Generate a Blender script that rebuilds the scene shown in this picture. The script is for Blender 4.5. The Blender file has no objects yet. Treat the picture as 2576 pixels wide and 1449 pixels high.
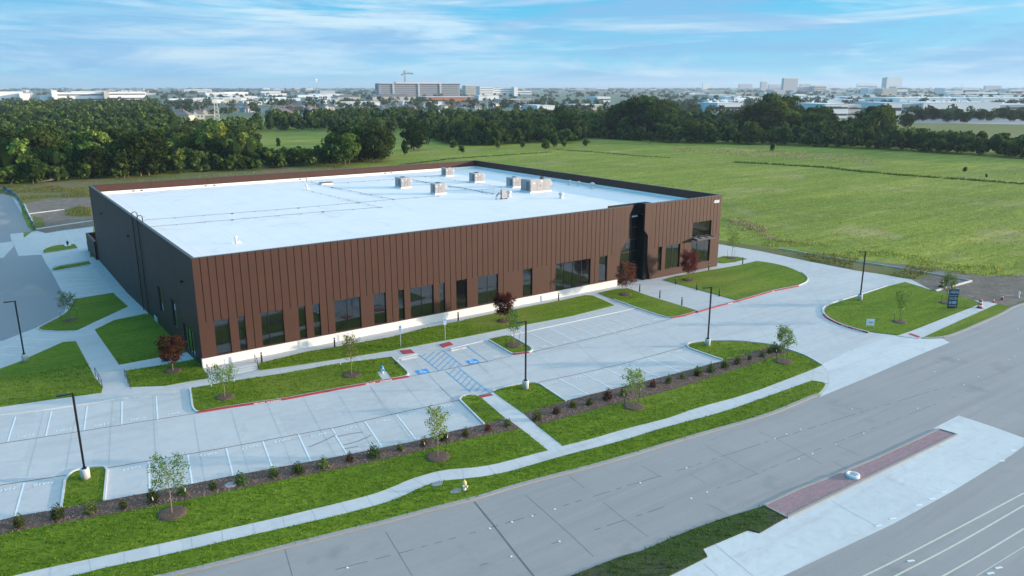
import bpy, bmesh, math, random
import numpy as np
from mathutils import Vector, Matrix
from mathutils.geometry import tessellate_polygon
random.seed(7); rng = np.random.default_rng(7)
PI = math.pi
scene = bpy.context.scene
COL = scene.collection

# ------------------------------------------------------------------ camera
CAM = np.array([-16.3041, -75.6540, 26.8841]); YAW, PIT, FOC = 0.617436, 0.257647, 1924.749
IW, IH = 2576, 1449
CF = np.array([math.cos(PIT)*math.sin(YAW), math.cos(PIT)*math.cos(YAW), -math.sin(PIT)])
CR = np.array([math.cos(YAW), -math.sin(YAW), 0.0]); CU = np.cross(CR, CF)
cd = bpy.data.cameras.new('camera'); cam = bpy.data.objects.new('camera', cd); COL.objects.link(cam)
m = Matrix(((CR[0], CU[0], -CF[0], CAM[0]), (CR[1], CU[1], -CF[1], CAM[1]), (CR[2], CU[2], -CF[2], CAM[2]), (0, 0, 0, 1)))
cam.matrix_world = m
cd.sensor_width = 36; cd.lens = 36*FOC/IW; cd.clip_end = 40000; cd.clip_start = 0.5
scene.camera = cam
scene.render.resolution_x = 1024; scene.render.resolution_y = 576

# site survey: the terrain, and points read off the photograph carried onto it
NODES = [(0, 0.0), (6, -.3), (27, -1.0), (42, -1.7), (90, -1.7), (150, 0.0)]
def hy(y):
    if y <= 0 or y >= 150: return 0.0
    for (a, b), (c, d) in zip(NODES, NODES[1:]):
        if y <= c: return b+(d-b)*(y-a)/(c-a)
def hgt(x, y): return hy(y)*max(0, min(1, 1-x/60))
def ray(px, py): return CF*FOC+CR*(px-IW/2)-CU*(py-IH/2)
def GZ(px, py, z=0.0):
    d = ray(px, py); return CAM+d*(z-CAM[2])/d[2]
def g(px, py, dz=0.0):
    z = 0.0
    for i in range(40):
        q = GZ(px, py, z+dz); z = .5*z+.5*hgt(q[0], q[1])
    q = GZ(px, py, z+dz); return (float(q[0]), float(q[1]))
def proj(x, y, z):
    d = np.array([x, y, z])-CAM; zz = d@CF
    return (IW/2+FOC*(d@CR)/zz, IH/2-FOC*(d@CU)/zz, zz)
FR = {'Z1': (0, 1500, 1.9792), 'Z2': (1300, 1500, 1.9792), 'Z3': (2600, 1500, 1.883), 'Z4': (0, 900, 2.415), 'Z5': (900, 1000, 2.415),
      'Z6': (1800, 1000, 2.415), 'Z7': (2700, 900, 2.0315), 'Y1': (0, 250, 1.9815), 'Y2': (1300, 250, 1.9815), 'Y3': (2600, 250, 1.883),
      'Y4': (1400, 600, 2.576), 'Y5': (2300, 700, 3.22), 'Y6': (0, 600, 2.8975), 'N1': (0, 700, 4.831), 'N3': (900, 550, 3.22),
      'K1': (1400, 1280, 5.152), 'K2': (700, 1280, 6.0375), 'D': (0, 0, 1/1.5404)}
def D(n, x, y):
    a, b, s = FR[n]; return ((a+x/s)/1.5404, (b+y/s)/1.5404)
def P(n, *pts):
    return [g(*D(n, x, y)) for x, y in pts]
def at(n, x, y):
    q = P(n, (x, y))[0]; return (q[0], q[1], hgt(*q))
def chaikin(pts, it=2):
    for _ in range(it):
        o = [pts[0]]
        for a, b in zip(pts, pts[1:]):
            o.append((a[0]*.75+b[0]*.25, a[1]*.75+b[1]*.25)); o.append((a[0]*.25+b[0]*.75, a[1]*.25+b[1]*.75))
        o.append(pts[-1]); pts = o
    return pts

# ------------------------------------------------------------------ materials
def newmat(name):
    mt = bpy.data.materials.new(name); mt.use_nodes = True; nt = mt.node_tree
    return mt, nt, nt.nodes['Principled BSDF']
def N(nt, t, **k):
    n = nt.nodes.new(t)
    for a, b in k.items():
        if a in n.inputs: n.inputs[a].default_value = b
        else: setattr(n, a, b)
    return n
def mixc(nt, fac, a, b, bt='MIX'):
    n = nt.nodes.new('ShaderNodeMix'); n.data_type = 'RGBA'; n.blend_type = bt
    for i, v in ((0, fac), (6, a), (7, b)):
        if isinstance(v, bpy.types.NodeSocket): nt.links.new(v, n.inputs[i])
        elif i == 0: n.inputs[0].default_value = v
        else: n.inputs[i].default_value = (*v[:3], 1)
    return n.outputs[2]
def ramp(nt, src, p0, p1):
    n = nt.nodes.new('ShaderNodeMapRange'); n.inputs[1].default_value = p0; n.inputs[2].default_value = p1
    nt.links.new(src, n.inputs[0]); return n.outputs[0]
def noise(nt, scale, detail=4, rough=.55, vec=None, dist=0):
    n = N(nt, 'ShaderNodeTexNoise'); n.inputs['Scale'].default_value = scale; n.inputs['Detail'].default_value = detail
    n.inputs['Roughness'].default_value = rough; n.inputs['Distortion'].default_value = dist
    nt.links.new(vec if vec else coord(nt), n.inputs['Vector']); return n.outputs['Fac']
def coord(nt, scale=None, which='Object', rot=None):
    c = N(nt, 'ShaderNodeTexCoord'); o = c.outputs[which]
    if scale or rot:
        mp = N(nt, 'ShaderNodeMapping'); nt.links.new(o, mp.inputs[0])
        if scale: mp.inputs['Scale'].default_value = scale
        if rot: mp.inputs['Rotation'].default_value = rot
        o = mp.outputs[0]
    return o
def bump(nt, bs, h, strength=.4, dist=.05):
    b = N(nt, 'ShaderNodeBump'); b.inputs['Strength'].default_value = strength; b.inputs['Distance'].default_value = dist
    nt.links.new(h, b.inputs['Height']); nt.links.new(b.outputs[0], bs.inputs['Normal'])
MAT = {}
def slabs(nt, c, w, h_, rot, amt):
    """slab to slab change of tone, and long faint tyre tracks"""
    v = coord(nt, None, rot=(0, 0, rot)); k = N(nt, 'ShaderNodeTexBrick'); nt.links.new(v, k.inputs['Vector']); k.offset = 0
    k.inputs['Color1'].default_value = (1-amt, 1-amt, 1-amt*.9, 1); k.inputs['Color2'].default_value = (1+amt*.5, 1+amt*.4, 1+amt*.3, 1); k.inputs['Mortar'].default_value = (1, 1, 1, 1); k.inputs['Mortar Size'].default_value = 0
    k.inputs['Scale'].default_value = 1; k.inputs['Brick Width'].default_value = w; k.inputs['Row Height'].default_value = h_
    c = mixc(nt, 1.0, c, k.outputs['Color'], 'MULTIPLY')
    t = ramp(nt, noise(nt, 1, 5, .6, coord(nt, (.05, 1.1, 1), rot=(0, 0, rot))), .52, .72)
    return mixc(nt, t, c, mixc(nt, 1.0, c, (.90, .89, .88), 'MULTIPLY'))
def surf_mat(name, base, alt, s1=.3, s2=4, rough=.85, bs=.15, dist=.01, amt=1.0, fine=30, stains=None, spec=.3, metal=0, slab=None):
    mt, nt, b = newmat(name)
    a = ramp(nt, noise(nt, s1, 5), .35, .65); c = mixc(nt, a, base, alt)
    d = ramp(nt, noise(nt, s2, 6, .65), .3, .7)
    c = mixc(nt, d, c, tuple(min(1, v*(1+.22*amt)) for v in base))
    f = noise(nt, fine, 3, .7); e = ramp(nt, f, .2, .8)
    c2 = mixc(nt, .3*amt, c, tuple(v*.72 for v in alt)); c = mixc(nt, e, c2, c)
    if slab: c = slabs(nt, c, *slab)
    if stains:
        st = ramp(nt, noise(nt, stains[1], 6, .7, dist=1.2), .56, .72); c = mixc(nt, st, c, stains[0])
    nt.links.new(c, b.inputs['Base Color']); b.inputs['Roughness'].default_value = rough
    b.inputs['Specular IOR Level'].default_value = spec; b.inputs['Metallic'].default_value = metal
    if bs: bump(nt, b, f, bs, dist)
    MAT[name] = mt; return mt
CONC = surf_mat('pale_concrete', (.52, .515, .50), (.48, .48, .47), .12, 1.1, amt=.35, stains=((.44, .44, .43), .35), fine=14, slab=(4.6, 3.8, .16, .05))
CONCB = surf_mat('bright_concrete', (.60, .60, .585), (.54, .55, .54), .3, 1.5, amt=.35, stains=((.49, .485, .46), .5), slab=(6, 4, .3, .05))
WALK = surf_mat('walk_concrete', (.55, .545, .53), (.50, .50, .49), .5, 2, amt=.4, stains=((.46, .445, .42), .7), slab=(1.75, 5, .12, .06))
def road_mat():
    mt, nt, b = newmat('weathered_road')
    v = coord(nt, (.035, .9, 1), rot=(0, 0, .04)); a = ramp(nt, noise(nt, 1.0, 5, .6, v), .35, .68)
    c = mixc(nt, a, (.27, .25, .24), (.35, .32, .305))
    d = ramp(nt, noise(nt, .55, 7, .7, dist=.6), .42, .68); c = mixc(nt, d, c, (.29, .27, .25))
    e = ramp(nt, noise(nt, 9, 5, .75), .3, .75); c = mixc(nt, e, c, (.34, .325, .305), 'MIX')
    s = ramp(nt, noise(nt, .18, 4, .6), .6, .75); c = mixc(nt, s, c, (.235, .225, .215)); c = slabs(nt, c, 6.5, 3.6, .1, .03)
    nt.links.new(c, b.inputs['Base Color']); b.inputs['Roughness'].default_value = .85
    bump(nt, b, noise(nt, 40, 2), .15, .01); return mt
ROAD = road_mat()
ASPH = surf_mat('grey_drive', (.24, .25, .265), (.30, .29, .275), .06, .8, amt=.5, stains=((.33, .31, .28), .06))
def grass_mat(name, dk, md, lt, s=1.0, tan=None, stretch=None, tanr=(.55, .7), bstr=.6, bands=None):
    mt, nt, b = newmat(name)
    v = coord(nt, stretch) if stretch else None
    a = ramp(nt, noise(nt, 2.6*s, 6, .7, v, .9), .36, .66); c = mixc(nt, a, dk, md)
    e = ramp(nt, noise(nt, 7*s, 5, .75, v, .5), .5, .72); c = mixc(nt, e, c, lt)
    L = ramp(nt, noise(nt, .16*s, 4, .6, None, .4), .35, .68); c = mixc(nt, L, mixc(nt, .35, c, dk), c)
    if tan:
        t = ramp(nt, noise(nt, .045, 6, .68, None, .6), *tanr); c = mixc(nt, t, c, tan)
    if bands:
        for sc_, ro in bands:
            t = ramp(nt, noise(nt, 1, 5, .6, coord(nt, sc_, rot=(0, 0, ro)), .4), .38, .66); c = mixc(nt, t, mixc(nt, 1.0, c, (.80, .84, .80), 'MULTIPLY'), mixc(nt, 1.0, c, (1.10, 1.05, 1.0), 'MULTIPLY'))
    nt.links.new(c, b.inputs['Base Color']); b.inputs['Roughness'].default_value = .9; b.inputs['Specular IOR Level'].default_value = .1
    bump(nt, b, noise(nt, 3.2*s, 6, .7, v, .6), bstr, .25); return mt
LAWN = grass_mat('lawn_grass', (.085, .15, .010), (.175, .25, .018), (.28, .34, .045), .75, (.24, .25, .05), bstr=.7, tanr=(.50, .8), bands=(((.06, .5, 1), -.15),))
FIELD = grass_mat('field_grass', (.20, .25, .035), (.31, .35, .065), (.47, .47, .15), .20, (.43, .36, .17), (.5, 1.2, 1), bstr=.7, bands=(((.02, .16, 1), .55), ((.05, .6, 1), .62), ((.012, .03, 1), .2)))
MEDG = grass_mat('median_grass', (.035, .055, .018), (.055, .10, .018), (.10, .15, .03), 1.2, (.09, .075, .06), tanr=(.5, .6))
DIRT = surf_mat('bare_dirt', (.15, .12, .095), (.25, .205, .165), .35, 1.2, bs=1.0, dist=.2, stains=((.36, .33, .28), .45), fine=5)
WEED = grass_mat('weedy_ground', (.09, .11, .03), (.17, .18, .055), (.26, .25, .09), .6, (.20, .155, .085), tanr=(.45, .65))
MULCH = surf_mat('wood_mulch', (.105, .062, .045), (.15, .10, .08), 1.2, 11, bs=.8, dist=.05, amt=1.5, fine=24, stains=((.17, .12, .095), 5))
def bw(name, col, rough=.6, metal=0, spec=.5):
    mt, nt, b = newmat(name); b.inputs['Roughness'].default_value = rough; b.inputs['Metallic'].default_value = metal
    b.inputs['Specular IOR Level'].default_value = spec
    f = ramp(nt, noise(nt, 2.3, 5, .65), .3, .7)
    c = mixc(nt, f, tuple(v*.9 for v in col), tuple(min(1, v*1.08) for v in col)); nt.links.new(c, b.inputs['Base Color'])
    MAT[name] = mt; return mt
BLACK = bw('black_metal', (.012, .012, .013), .45)
DGREY = bw('dark_joint', (.15, .14, .13), .9)
RUST = bw('asphalt_seam', (.15, .115, .09), .9)
WHITE = bw('white_paint', (.78, .79, .78), .7)
CREAM = bw('cream_paint', (.62, .58, .47), .7)
RED = bw('red_paint', (.36, .035, .045), .6)
REDT = bw('red_tactile', (.38, .05, .06), .8)
BLUE = bw('blue_paint', (.03, .33, .72), .6)
BLUEL = bw('blue_line', (.10, .36, .62), .7)
ORANGE = bw('orange_plastic', (.55, .07, .03), .5)
YELL = bw('yellow_paint', (.70, .60, .22), .55)
SILV = bw('silver_paint', (.62, .60, .57), .5)
BRICKP = None
def panel_mat():
    mt, nt, b = newmat('brown_wall_paint')
    f = ramp(nt, noise(nt, .35, 5, .6), .3, .7); c = mixc(nt, f, (.060, .026, .017), (.075, .034, .022))
    k = ramp(nt, noise(nt, 16, 4, .7), .3, .7); c = mixc(nt, k, c, (.084, .040, .027))
    nt.links.new(c, b.inputs['Base Color']); b.inputs['Roughness'].default_value = .55; b.inputs['Specular IOR Level'].default_value = .25
    bump(nt, b, noise(nt, 30, 3, .7), .25, .01); return mt
BROWN = panel_mat()
GROOVE = bw('groove_shadow_gap', (.032, .019, .015), .8)
COPING = bw('dark_coping', (.05, .05, .052), .5)
def roof_mat():
    mt, nt, b = newmat('white_membrane')
    v = coord(nt); w = N(nt, 'ShaderNodeTexBrick'); nt.links.new(v, w.inputs['Vector'])
    w.inputs['Color1'].default_value = w.inputs['Color2'].default_value = (.84, .79, .75, 1); w.inputs['Mortar'].default_value = (.62, .61, .61, 1)
    w.inputs['Scale'].default_value = 1; w.inputs['Brick Width'].default_value = 28; w.inputs['Row Height'].default_value = 3.05
    w.inputs['Mortar Size'].default_value = .03; w.offset = .4
    vr = N(nt, 'ShaderNodeMapping'); vr.inputs['Rotation'].default_value = (0, 0, PI/2); nt.links.new(v, vr.inputs[0]); nt.links.new(vr.outputs[0], w.inputs['Vector'])
    f = ramp(nt, noise(nt, .25, 6, .65), .35, .75); c = mixc(nt, f, w.outputs['Color'], (.72, .695, .68), 'MIX')
    c = mixc(nt, .5, w.outputs['Color'], c); c = mixc(nt, ramp(nt, noise(nt, .13, 5, .6, None, 1.0), .58, .66), c, mixc(nt, 1.0, c, (.92, .91, .89), 'MULTIPLY')); c = mixc(nt, ramp(nt, noise(nt, 1.3, 7, .75), .62, .7), c, (.66, .64, .61))
    nt.links.new(c, b.inputs['Base Color']); b.inputs['Roughness'].default_value = .6; return mt
ROOFM = roof_mat()
FLASH = bw('white_flashing', (.86, .85, .82), .5)
def stone_mat():
    mt, nt, b = newmat('limestone_veneer')
    v = coord(nt); mp = N(nt, 'ShaderNodeMapping'); mp.inputs['Rotation'].default_value = (PI/2, 0, 0); nt.links.new(v, mp.inputs[0])
    w = N(nt, 'ShaderNodeTexBrick'); nt.links.new(mp.outputs[0], w.inputs['Vector'])
    w.inputs['Color1'].default_value = (.80, .76, .69, 1); w.inputs['Color2'].default_value = (.68, .64, .58, 1); w.inputs['Mortar'].default_value = (.52, .49, .45, 1)
    w.inputs['Scale'].default_value = 1; w.inputs['Brick Width'].default_value = .62; w.inputs['Row Height'].default_value = .2; w.inputs['Mortar Size'].default_value = .012; w.inputs['Bias'].default_value = -.4
    nt.links.new(mixc(nt, ramp(nt, noise(nt, 8, 5), .3, .7), w.outputs['Color'], (.80, .77, .72)), b.inputs['Base Color'])
    b.inputs['Roughness'].default_value = .85; bump(nt, b, w.outputs['Fac'], -.4, .02); return mt
STONE = stone_mat()
def glass_mat(name, tint, trans):
    mt = bpy.data.materials.new(name); mt.use_nodes = True; nt = mt.node_tree; nt.nodes.clear()
    o = N(nt, 'ShaderNodeOutputMaterial'); t = N(nt, 'ShaderNodeBsdfTransparent'); t.inputs[0].default_value = (*tint, 1)
    d = N(nt, 'ShaderNodeBsdfDiffuse'); d.inputs[0].default_value = (.02, .028, .03, 1)
    gl = N(nt, 'ShaderNodeBsdfGlossy'); gl.inputs['Roughness'].default_value = .01; gl.inputs[0].default_value = (.9, .95, 1, 1)
    a = N(nt, 'ShaderNodeMixShader'); a.inputs[0].default_value = trans; nt.links.new(d.outputs[0], a.inputs[1]); nt.links.new(t.outputs[0], a.inputs[2])
    fr = N(nt, 'ShaderNodeFresnel'); fr.inputs[0].default_value = 2.1
    nz = noise(nt, .7, 2); bp = N(nt, 'ShaderNodeBump'); bp.inputs['Strength'].default_value = .03; bp.inputs['Distance'].default_value = .05
    nt.links.new(nz, bp.inputs['Height']); nt.links.new(bp.outputs[0], gl.inputs['Normal'])
    b = N(nt, 'ShaderNodeMixShader'); nt.links.new(fr.outputs[0], b.inputs[0]); nt.links.new(a.outputs[0], b.inputs[1]); nt.links.new(gl.outputs[0], b.inputs[2])
    nt.links.new(b.outputs[0], o.inputs[0]); return mt
GLASS = glass_mat('tinted_glass', (.5, .58, .58), .75)
GLASSC = glass_mat('clear_glass', (.8, .9, .86), .95)
def leaf_mat(name, dk, lt, tr=.35, s=.5, obj=True):
    mt = bpy.data.materials.new(name); mt.use_nodes = True; nt = mt.node_tree; nt.nodes.clear()
    o = N(nt, 'ShaderNodeOutputMaterial')
    f = ramp(nt, noise(nt, s, 3, .6), .3, .7); c = mixc(nt, f, dk, lt)
    gi = N(nt, 'ShaderNodeNewGeometry'); r = gi.outputs['Random Per Island']
    c = mixc(nt, ramp(nt, r, .55, 1.1), c, tuple(min(1, v*1.6) for v in lt)); c = mixc(nt, ramp(nt, r, .4, -.1), c, tuple(v*.6 for v in dk))
    if obj:
        oi = N(nt, 'ShaderNodeObjectInfo'); hs = N(nt, 'ShaderNodeHueSaturation'); nt.links.new(c, hs.inputs['Color'])
        wn = N(nt, 'ShaderNodeTexWhiteNoise'); wn.noise_dimensions = '1D'; nt.links.new(oi.outputs['Random'], wn.inputs['W']); nt.links.new(ramp2(nt, oi.outputs['Random'], .465, .525), hs.inputs['Hue']); nt.links.new(ramp2(nt, wn.outputs['Value'], 1.35, .5), hs.inputs['Value']); c = hs.outputs[0]
    d = N(nt, 'ShaderNodeBsdfDiffuse'); t = N(nt, 'ShaderNodeBsdfTranslucent'); nt.links.new(c, d.inputs[0]); nt.links.new(c, t.inputs[0])
    mx = N(nt, 'ShaderNodeMixShader'); mx.inputs[0].default_value = tr; nt.links.new(d.outputs[0], mx.inputs[1]); nt.links.new(t.outputs[0], mx.inputs[2])
    nt.links.new(mx.outputs[0], o.inputs[0]); return mt
def ramp2(nt, src, a, b):
    n = nt.nodes.new('ShaderNodeMapRange'); n.inputs[3].default_value = a; n.inputs[4].default_value = b; nt.links.new(src, n.inputs[0]); return n.outputs[0]
LEAF = leaf_mat('wood_leaves', (.045, .088, .015), (.14, .205, .035))
LEAFD = leaf_mat('dark_oak_leaves', (.028, .052, .013), (.062, .098, .023))
LEAFP = leaf_mat('pale_wood_leaves', (.075, .125, .025), (.19, .26, .055))
LEAFY = leaf_mat('young_leaves', (.09, .15, .03), (.20, .28, .07), .4, 3)
LEAFR = leaf_mat('maroon_leaves', (.075, .024, .018), (.17, .055, .04), .35, 3)
LEAFS = leaf_mat('shrub_leaves', (.05, .09, .02), (.12, .17, .045), .3, 4)
LEAFSR = leaf_mat('reddish_shrub_leaves', (.09, .06, .03), (.20, .11, .06), .3, 4)
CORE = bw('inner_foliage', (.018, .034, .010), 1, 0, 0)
BARK = surf_mat('grey_bark', (.16, .13, .10), (.24, .20, .16), 2, 8, bs=.4)
BARKY = surf_mat('young_bark', (.26, .19, .13), (.32, .25, .18), 3, 9, bs=.3)
def blades_mat(name, a, b2):
    return leaf_mat(name, a, b2, .45, 1.3, False)
BLADE = blades_mat('lawn_blades', (.095, .165, .012), (.225, .30, .03))
BLADEF = blades_mat('field_blades', (.20, .25, .035), (.39, .41, .11))
BLADET = blades_mat('tan_blades', (.28, .23, .13), (.38, .31, .19))
BLADED = blades_mat('dark_blades', (.07, .11, .02), (.12, .17, .035))

# ------------------------------------------------------------------ mesh helpers
class MB:
    def __init__(s): s.v = []; s.f = []
    def quad(s, *p):
        n = len(s.v); s.v += [tuple(q) for q in p]; s.f.append(tuple(range(n, n+len(p)))); return s
    def box(s, x0, x1, y0, y1, z0, z1):
        n = len(s.v); s.v += [(x, y, z) for z in (z0, z1) for x, y in ((x0, y0), (x1, y0), (x1, y1), (x0, y1))]
        s.f += [tuple(n+i for i in f) for f in ((3, 2, 1, 0), (4, 5, 6, 7), (0, 1, 5, 4), (1, 2, 6, 5), (2, 3, 7, 6), (3, 0, 4, 7))]; return s
    def prism(s, pts, z0, z1):
        n = len(s.v); k = len(pts)
        s.v += [(p[0], p[1], z0) for p in pts]+[(p[0], p[1], z1) for p in pts]
        for t in tessellate_polygon([[Vector((p[0], p[1], 0)) for p in pts]]):
            s.f.append((n+t[0]+k, n+t[1]+k, n+t[2]+k)); s.f.append((n+t[2], n+t[1], n+t[0]))
        for i in range(k): j = (i+1) % k; s.f.append((n+i, n+j, n+k+j, n+k+i))
        return s
    def xz(s, pts, y0, y1):
        """prism of an outline in the xz plane between y0 (front) and y1"""
        n = len(s.v); k = len(pts)
        s.v += [(p[0], y0, p[1]) for p in pts]+[(p[0], y1, p[1]) for p in pts]
        s.f.append(tuple(range(n, n+k))); s.f.append(tuple(range(n+2*k-1, n+k-1, -1)))
        for i in range(k): j = (i+1) % k; s.f.append((n+j, n+i, n+k+i, n+k+j))
        return s
    def tube(s, path, r, seg=8, cap=True):
        path = [Vector(p) for p in path]; rr = r if isinstance(r, (list, tuple)) else [r]*len(path); n = len(s.v)
        for i, p in enumerate(path):
            d = (path[min(i+1, len(path)-1)]-path[max(i-1, 0)]).normalized()
            u = d.cross(Vector((0, 0, 1)) if abs(d.z) < .95 else Vector((1, 0, 0))).normalized(); w = d.cross(u)
            for k in range(seg):
                a = 2*PI*k/seg; s.v.append(tuple(p+(u*math.cos(a)+w*math.sin(a))*rr[i]))
        for i in range(len(path)-1):
            for k in range(seg):
                a = n+i*seg+k; b = n+i*seg+(k+1) % seg; s.f.append((a, b, b+seg, a+seg))
        if cap: s.f.append(tuple(n+k for k in range(seg))[::-1]); s.f.append(tuple(n+(len(path)-1)*seg+k for k in range(seg)))
        return s
    def lathe(s, prof, seg=16, c=(0, 0, 0)):
        n = len(s.v)
        for r, z in prof:
            for k in range(seg): a = 2*PI*k/seg; s.v.append((c[0]+r*math.cos(a), c[1]+r*math.sin(a), c[2]+z))
        for i in range(len(prof)-1):
            for k in range(seg): a = n+i*seg+k; b = n+i*seg+(k+1) % seg; s.f.append((a, b, b+seg, a+seg))
        s.f.append(tuple(n+(len(prof)-1)*seg+k for k in range(seg))); s.f.append(tuple(n+k for k in range(seg))[::-1]); return s
    def build(s, name, mat, parent=None, smooth=False):
        me = bpy.data.meshes.new(name); me.from_pydata(s.v, [], s.f); me.materials.append(mat)
        if smooth: me.shade_smooth() if hasattr(me, 'shade_smooth') else None
        o = bpy.data.objects.new(name, me); COL.objects.link(o)
        if parent: o.parent = parent
        return o
def npmesh(name, V, F, mat, parent=None, k=4):
    me = bpy.data.meshes.new(name); V = np.asarray(V, np.float32).reshape(-1, 3); F = np.asarray(F, np.int32).reshape(-1, k)
    me.vertices.add(len(V)); me.vertices.foreach_set('co', V.ravel()); me.loops.add(F.size); me.loops.foreach_set('vertex_index', F.ravel())
    me.polygons.add(len(F)); me.polygons.foreach_set('loop_start', np.arange(0, F.size, k, dtype=np.int32)); me.polygons.foreach_set('loop_total', np.full(len(F), k, np.int32))
    me.update(calc_edges=True); me.materials.append(mat)
    o = bpy.data.objects.new(name, me); COL.objects.link(o)
    if parent: o.parent = parent
    return o
def tag(o, label=None, cat=None, group=None, kind=None):
    for k, v in (('label', label), ('category', cat), ('group', group), ('kind', kind)):
        if v: o[k] = v
    return o
def empty(name, label, cat, loc=(0, 0, 0), rz=0, group=None):
    o = bpy.data.objects.new(name, None); COL.objects.link(o); o.location = loc; o.rotation_euler = (0, 0, rz); o.empty_display_size = .3
    return tag(o, label, cat, group)
KIDS = {}
def copy_tree(o, parent=None):
    c = o.copy(); COL.objects.link(c)
    if parent: c.parent = parent
    for ch in [k for k in ALLKIDS(o)]: copy_tree(ch, c)
    return c
def ALLKIDS(o): return list(o.children)
def sheet(name, pts, dz, mat, skirt=None, parent=None, kind='structure'):
    """flat surface on the terrain: a top at height dz with an optional side skirt down to height skirt"""
    bm = bmesh.new(); vs = [bm.verts.new((p[0], p[1], 0)) for p in pts]
    for t in tessellate_polygon([[Vector((p[0], p[1], 0)) for p in pts]]):
        try: bm.faces.new([vs[i] for i in t])
        except ValueError: pass
    bmesh.ops.remove_doubles(bm, verts=bm.verts, dist=1e-4)
    if max(p[1] for p in pts) > 0:
        for yy in (0, 6, 27, 42, 90, 150):
            bmesh.ops.bisect_plane(bm, geom=bm.verts[:]+bm.edges[:]+bm.faces[:], plane_co=(0, yy, 0), plane_no=(0, 1, 0))
        if max(p[0] for p in pts) > 0:
            for xx in (0, 15, 30, 45, 60):
                bmesh.ops.bisect_plane(bm, geom=bm.verts[:]+bm.edges[:]+bm.faces[:], plane_co=(xx, 0, 0), plane_no=(1, 0, 0))
    bmesh.ops.recalc_face_normals(bm, faces=bm.faces)
    for v in bm.verts: v.co.z = hgt(v.co.x, v.co.y)+dz
    for f in bm.faces:
        if f.normal.z < 0: f.normal_flip()
    if skirt is not None:
        be = [e for e in bm.edges if e.is_boundary]
        r = bmesh.ops.extrude_edge_only(bm, edges=be)
        for v in r['geom']:
            if isinstance(v, bmesh.types.BMVert): v.co.z = hgt(v.co.x, v.co.y)+skirt
    me = bpy.data.meshes.new(name); bm.to_mesh(me); bm.free(); me.materials.append(mat)
    o = bpy.data.objects.new(name, me); COL.objects.link(o)
    if parent: o.parent = parent
    elif kind: o['kind'] = kind
    return o
def strip_pts(pts, w, off=0.0):
    """left/right offset points of a polyline of width w"""
    L, R = [], []
    for i, p in enumerate(pts):
        a = pts[max(i-1, 0)]; b = pts[min(i+1, len(pts)-1)]; dx, dy = b[0]-a[0], b[1]-a[1]; l = math.hypot(dx, dy) or 1
        nx, ny = -dy/l, dx/l
        L.append((p[0]+nx*(off+w/2), p[1]+ny*(off+w/2))); R.append((p[0]+nx*(off-w/2), p[1]+ny*(off-w/2)))
    return L, R
def densify(pts, step=3.0):
    o = []
    for a, b in zip(pts, pts[1:]):
        k = max(1, int(math.hypot(b[0]-a[0], b[1]-a[1])/step)); o += [(a[0]+(b[0]-a[0])*i/k, a[1]+(b[1]-a[1])*i/k) for i in range(k)]
    return o+[pts[-1]]
def sweep(mb, pts, w, z0, z1, off=0.0, ter=True, dens=True):
    if dens: pts = densify(pts, 4)
    L, R = strip_pts(pts, w, off); n = len(mb.v)
    for a, b in zip(L, R):
        ha = hgt(*a) if ter else 0; hb = hgt(*b) if ter else 0
        mb.v += [(a[0], a[1], ha+z0), (a[0], a[1], ha+z1), (b[0], b[1], hb+z1), (b[0], b[1], hb+z0)]
    for i in range(len(pts)-1):
        q = n+4*i; mb.f += [(q, q+4, q+5, q+1), (q+1, q+5, q+6, q+2), (q+2, q+6, q+7, q+3)]
    mb.f += [(n, n+1, n+2, n+3), (n+4*(len(pts)-1)+3, n+4*(len(pts)-1)+2, n+4*(len(pts)-1)+1, n+4*(len(pts)-1))]
    return mb
def line_sheet(mb, pts, w, dz, dens=True):
    if dens: pts = densify(pts, 4)
    L, R = strip_pts(pts, w); n = len(mb.v)
    for a, b in zip(L, R): mb.v += [(a[0], a[1], hgt(*a)+dz), (b[0], b[1], hgt(*b)+dz)]
    for i in range(len(pts)-1): q = n+2*i; mb.f.append((q, q+1, q+3, q+2))
    return mb
def text_mesh(name, body, size, mat, mtx, parent, extrude=0.0, align='CENTER', bold=0.0, sx=1.0):
    c = bpy.data.curves.new(name, 'FONT'); c.body = body; c.size = size; c.align_x = align; c.align_y = 'CENTER'; c.extrude = extrude; c.offset = bold
    o = bpy.data.objects.new(name, c); COL.objects.link(o); dg = bpy.context.evaluated_depsgraph_get(); me = bpy.data.meshes.new_from_object(o.evaluated_get(dg))
    bpy.data.objects.remove(o); me.transform(Matrix.Diagonal((sx, 1, 1, 1))); me.transform(mtx); me.materials.clear(); me.materials.append(mat)
    r = bpy.data.objects.new(name, me); COL.objects.link(r); r.parent = parent; return r

# ------------------------------------------------------------------ ground and paving
def ground():
    xs = [-13000, -4000, -1500, -600, -200, -60, 0, 15, 30, 45, 60, 120, 250, 500, 1000, 2500, 5000, 13000]; ys = [-13000, -3000, -600, -150, -60, 0, 6, 27, 42, 90, 150, 220, 400, 800, 1600, 4000, 13000]
    mb = MB()
    for x in xs:
        for y in ys: mb.v.append((x, y, hgt(x, y)-.06))
    n = len(ys)
    for i in range(len(xs)-1):
        for j in range(n-1): mb.f.append((i*n+j, (i+1)*n+j, (i+1)*n+j+1, i*n+j+1))
    return mb.build('ground', FIELD)
gr = ground(); gr['kind'] = 'structure'
URB = surf_mat('suburb_ground', (.10, .13, .065), (.20, .21, .17), .004, .02, amt=.8, stains=((.30, .29, .27), .01), bs=0)
# far ground beyond the wood: grass, roofs and roads of the suburbs
sheet('terrain', [GZ(-700, 296)[:2].tolist(), GZ(1500, 294)[:2].tolist(), GZ(1700, 300)[:2].tolist(), GZ(2290, 308)[:2].tolist(), GZ(3300, 309)[:2].tolist(), (12900, 200), (12900, 12900), (-12900, 12900), (-12900, 2000)], -.03, URB)

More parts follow.
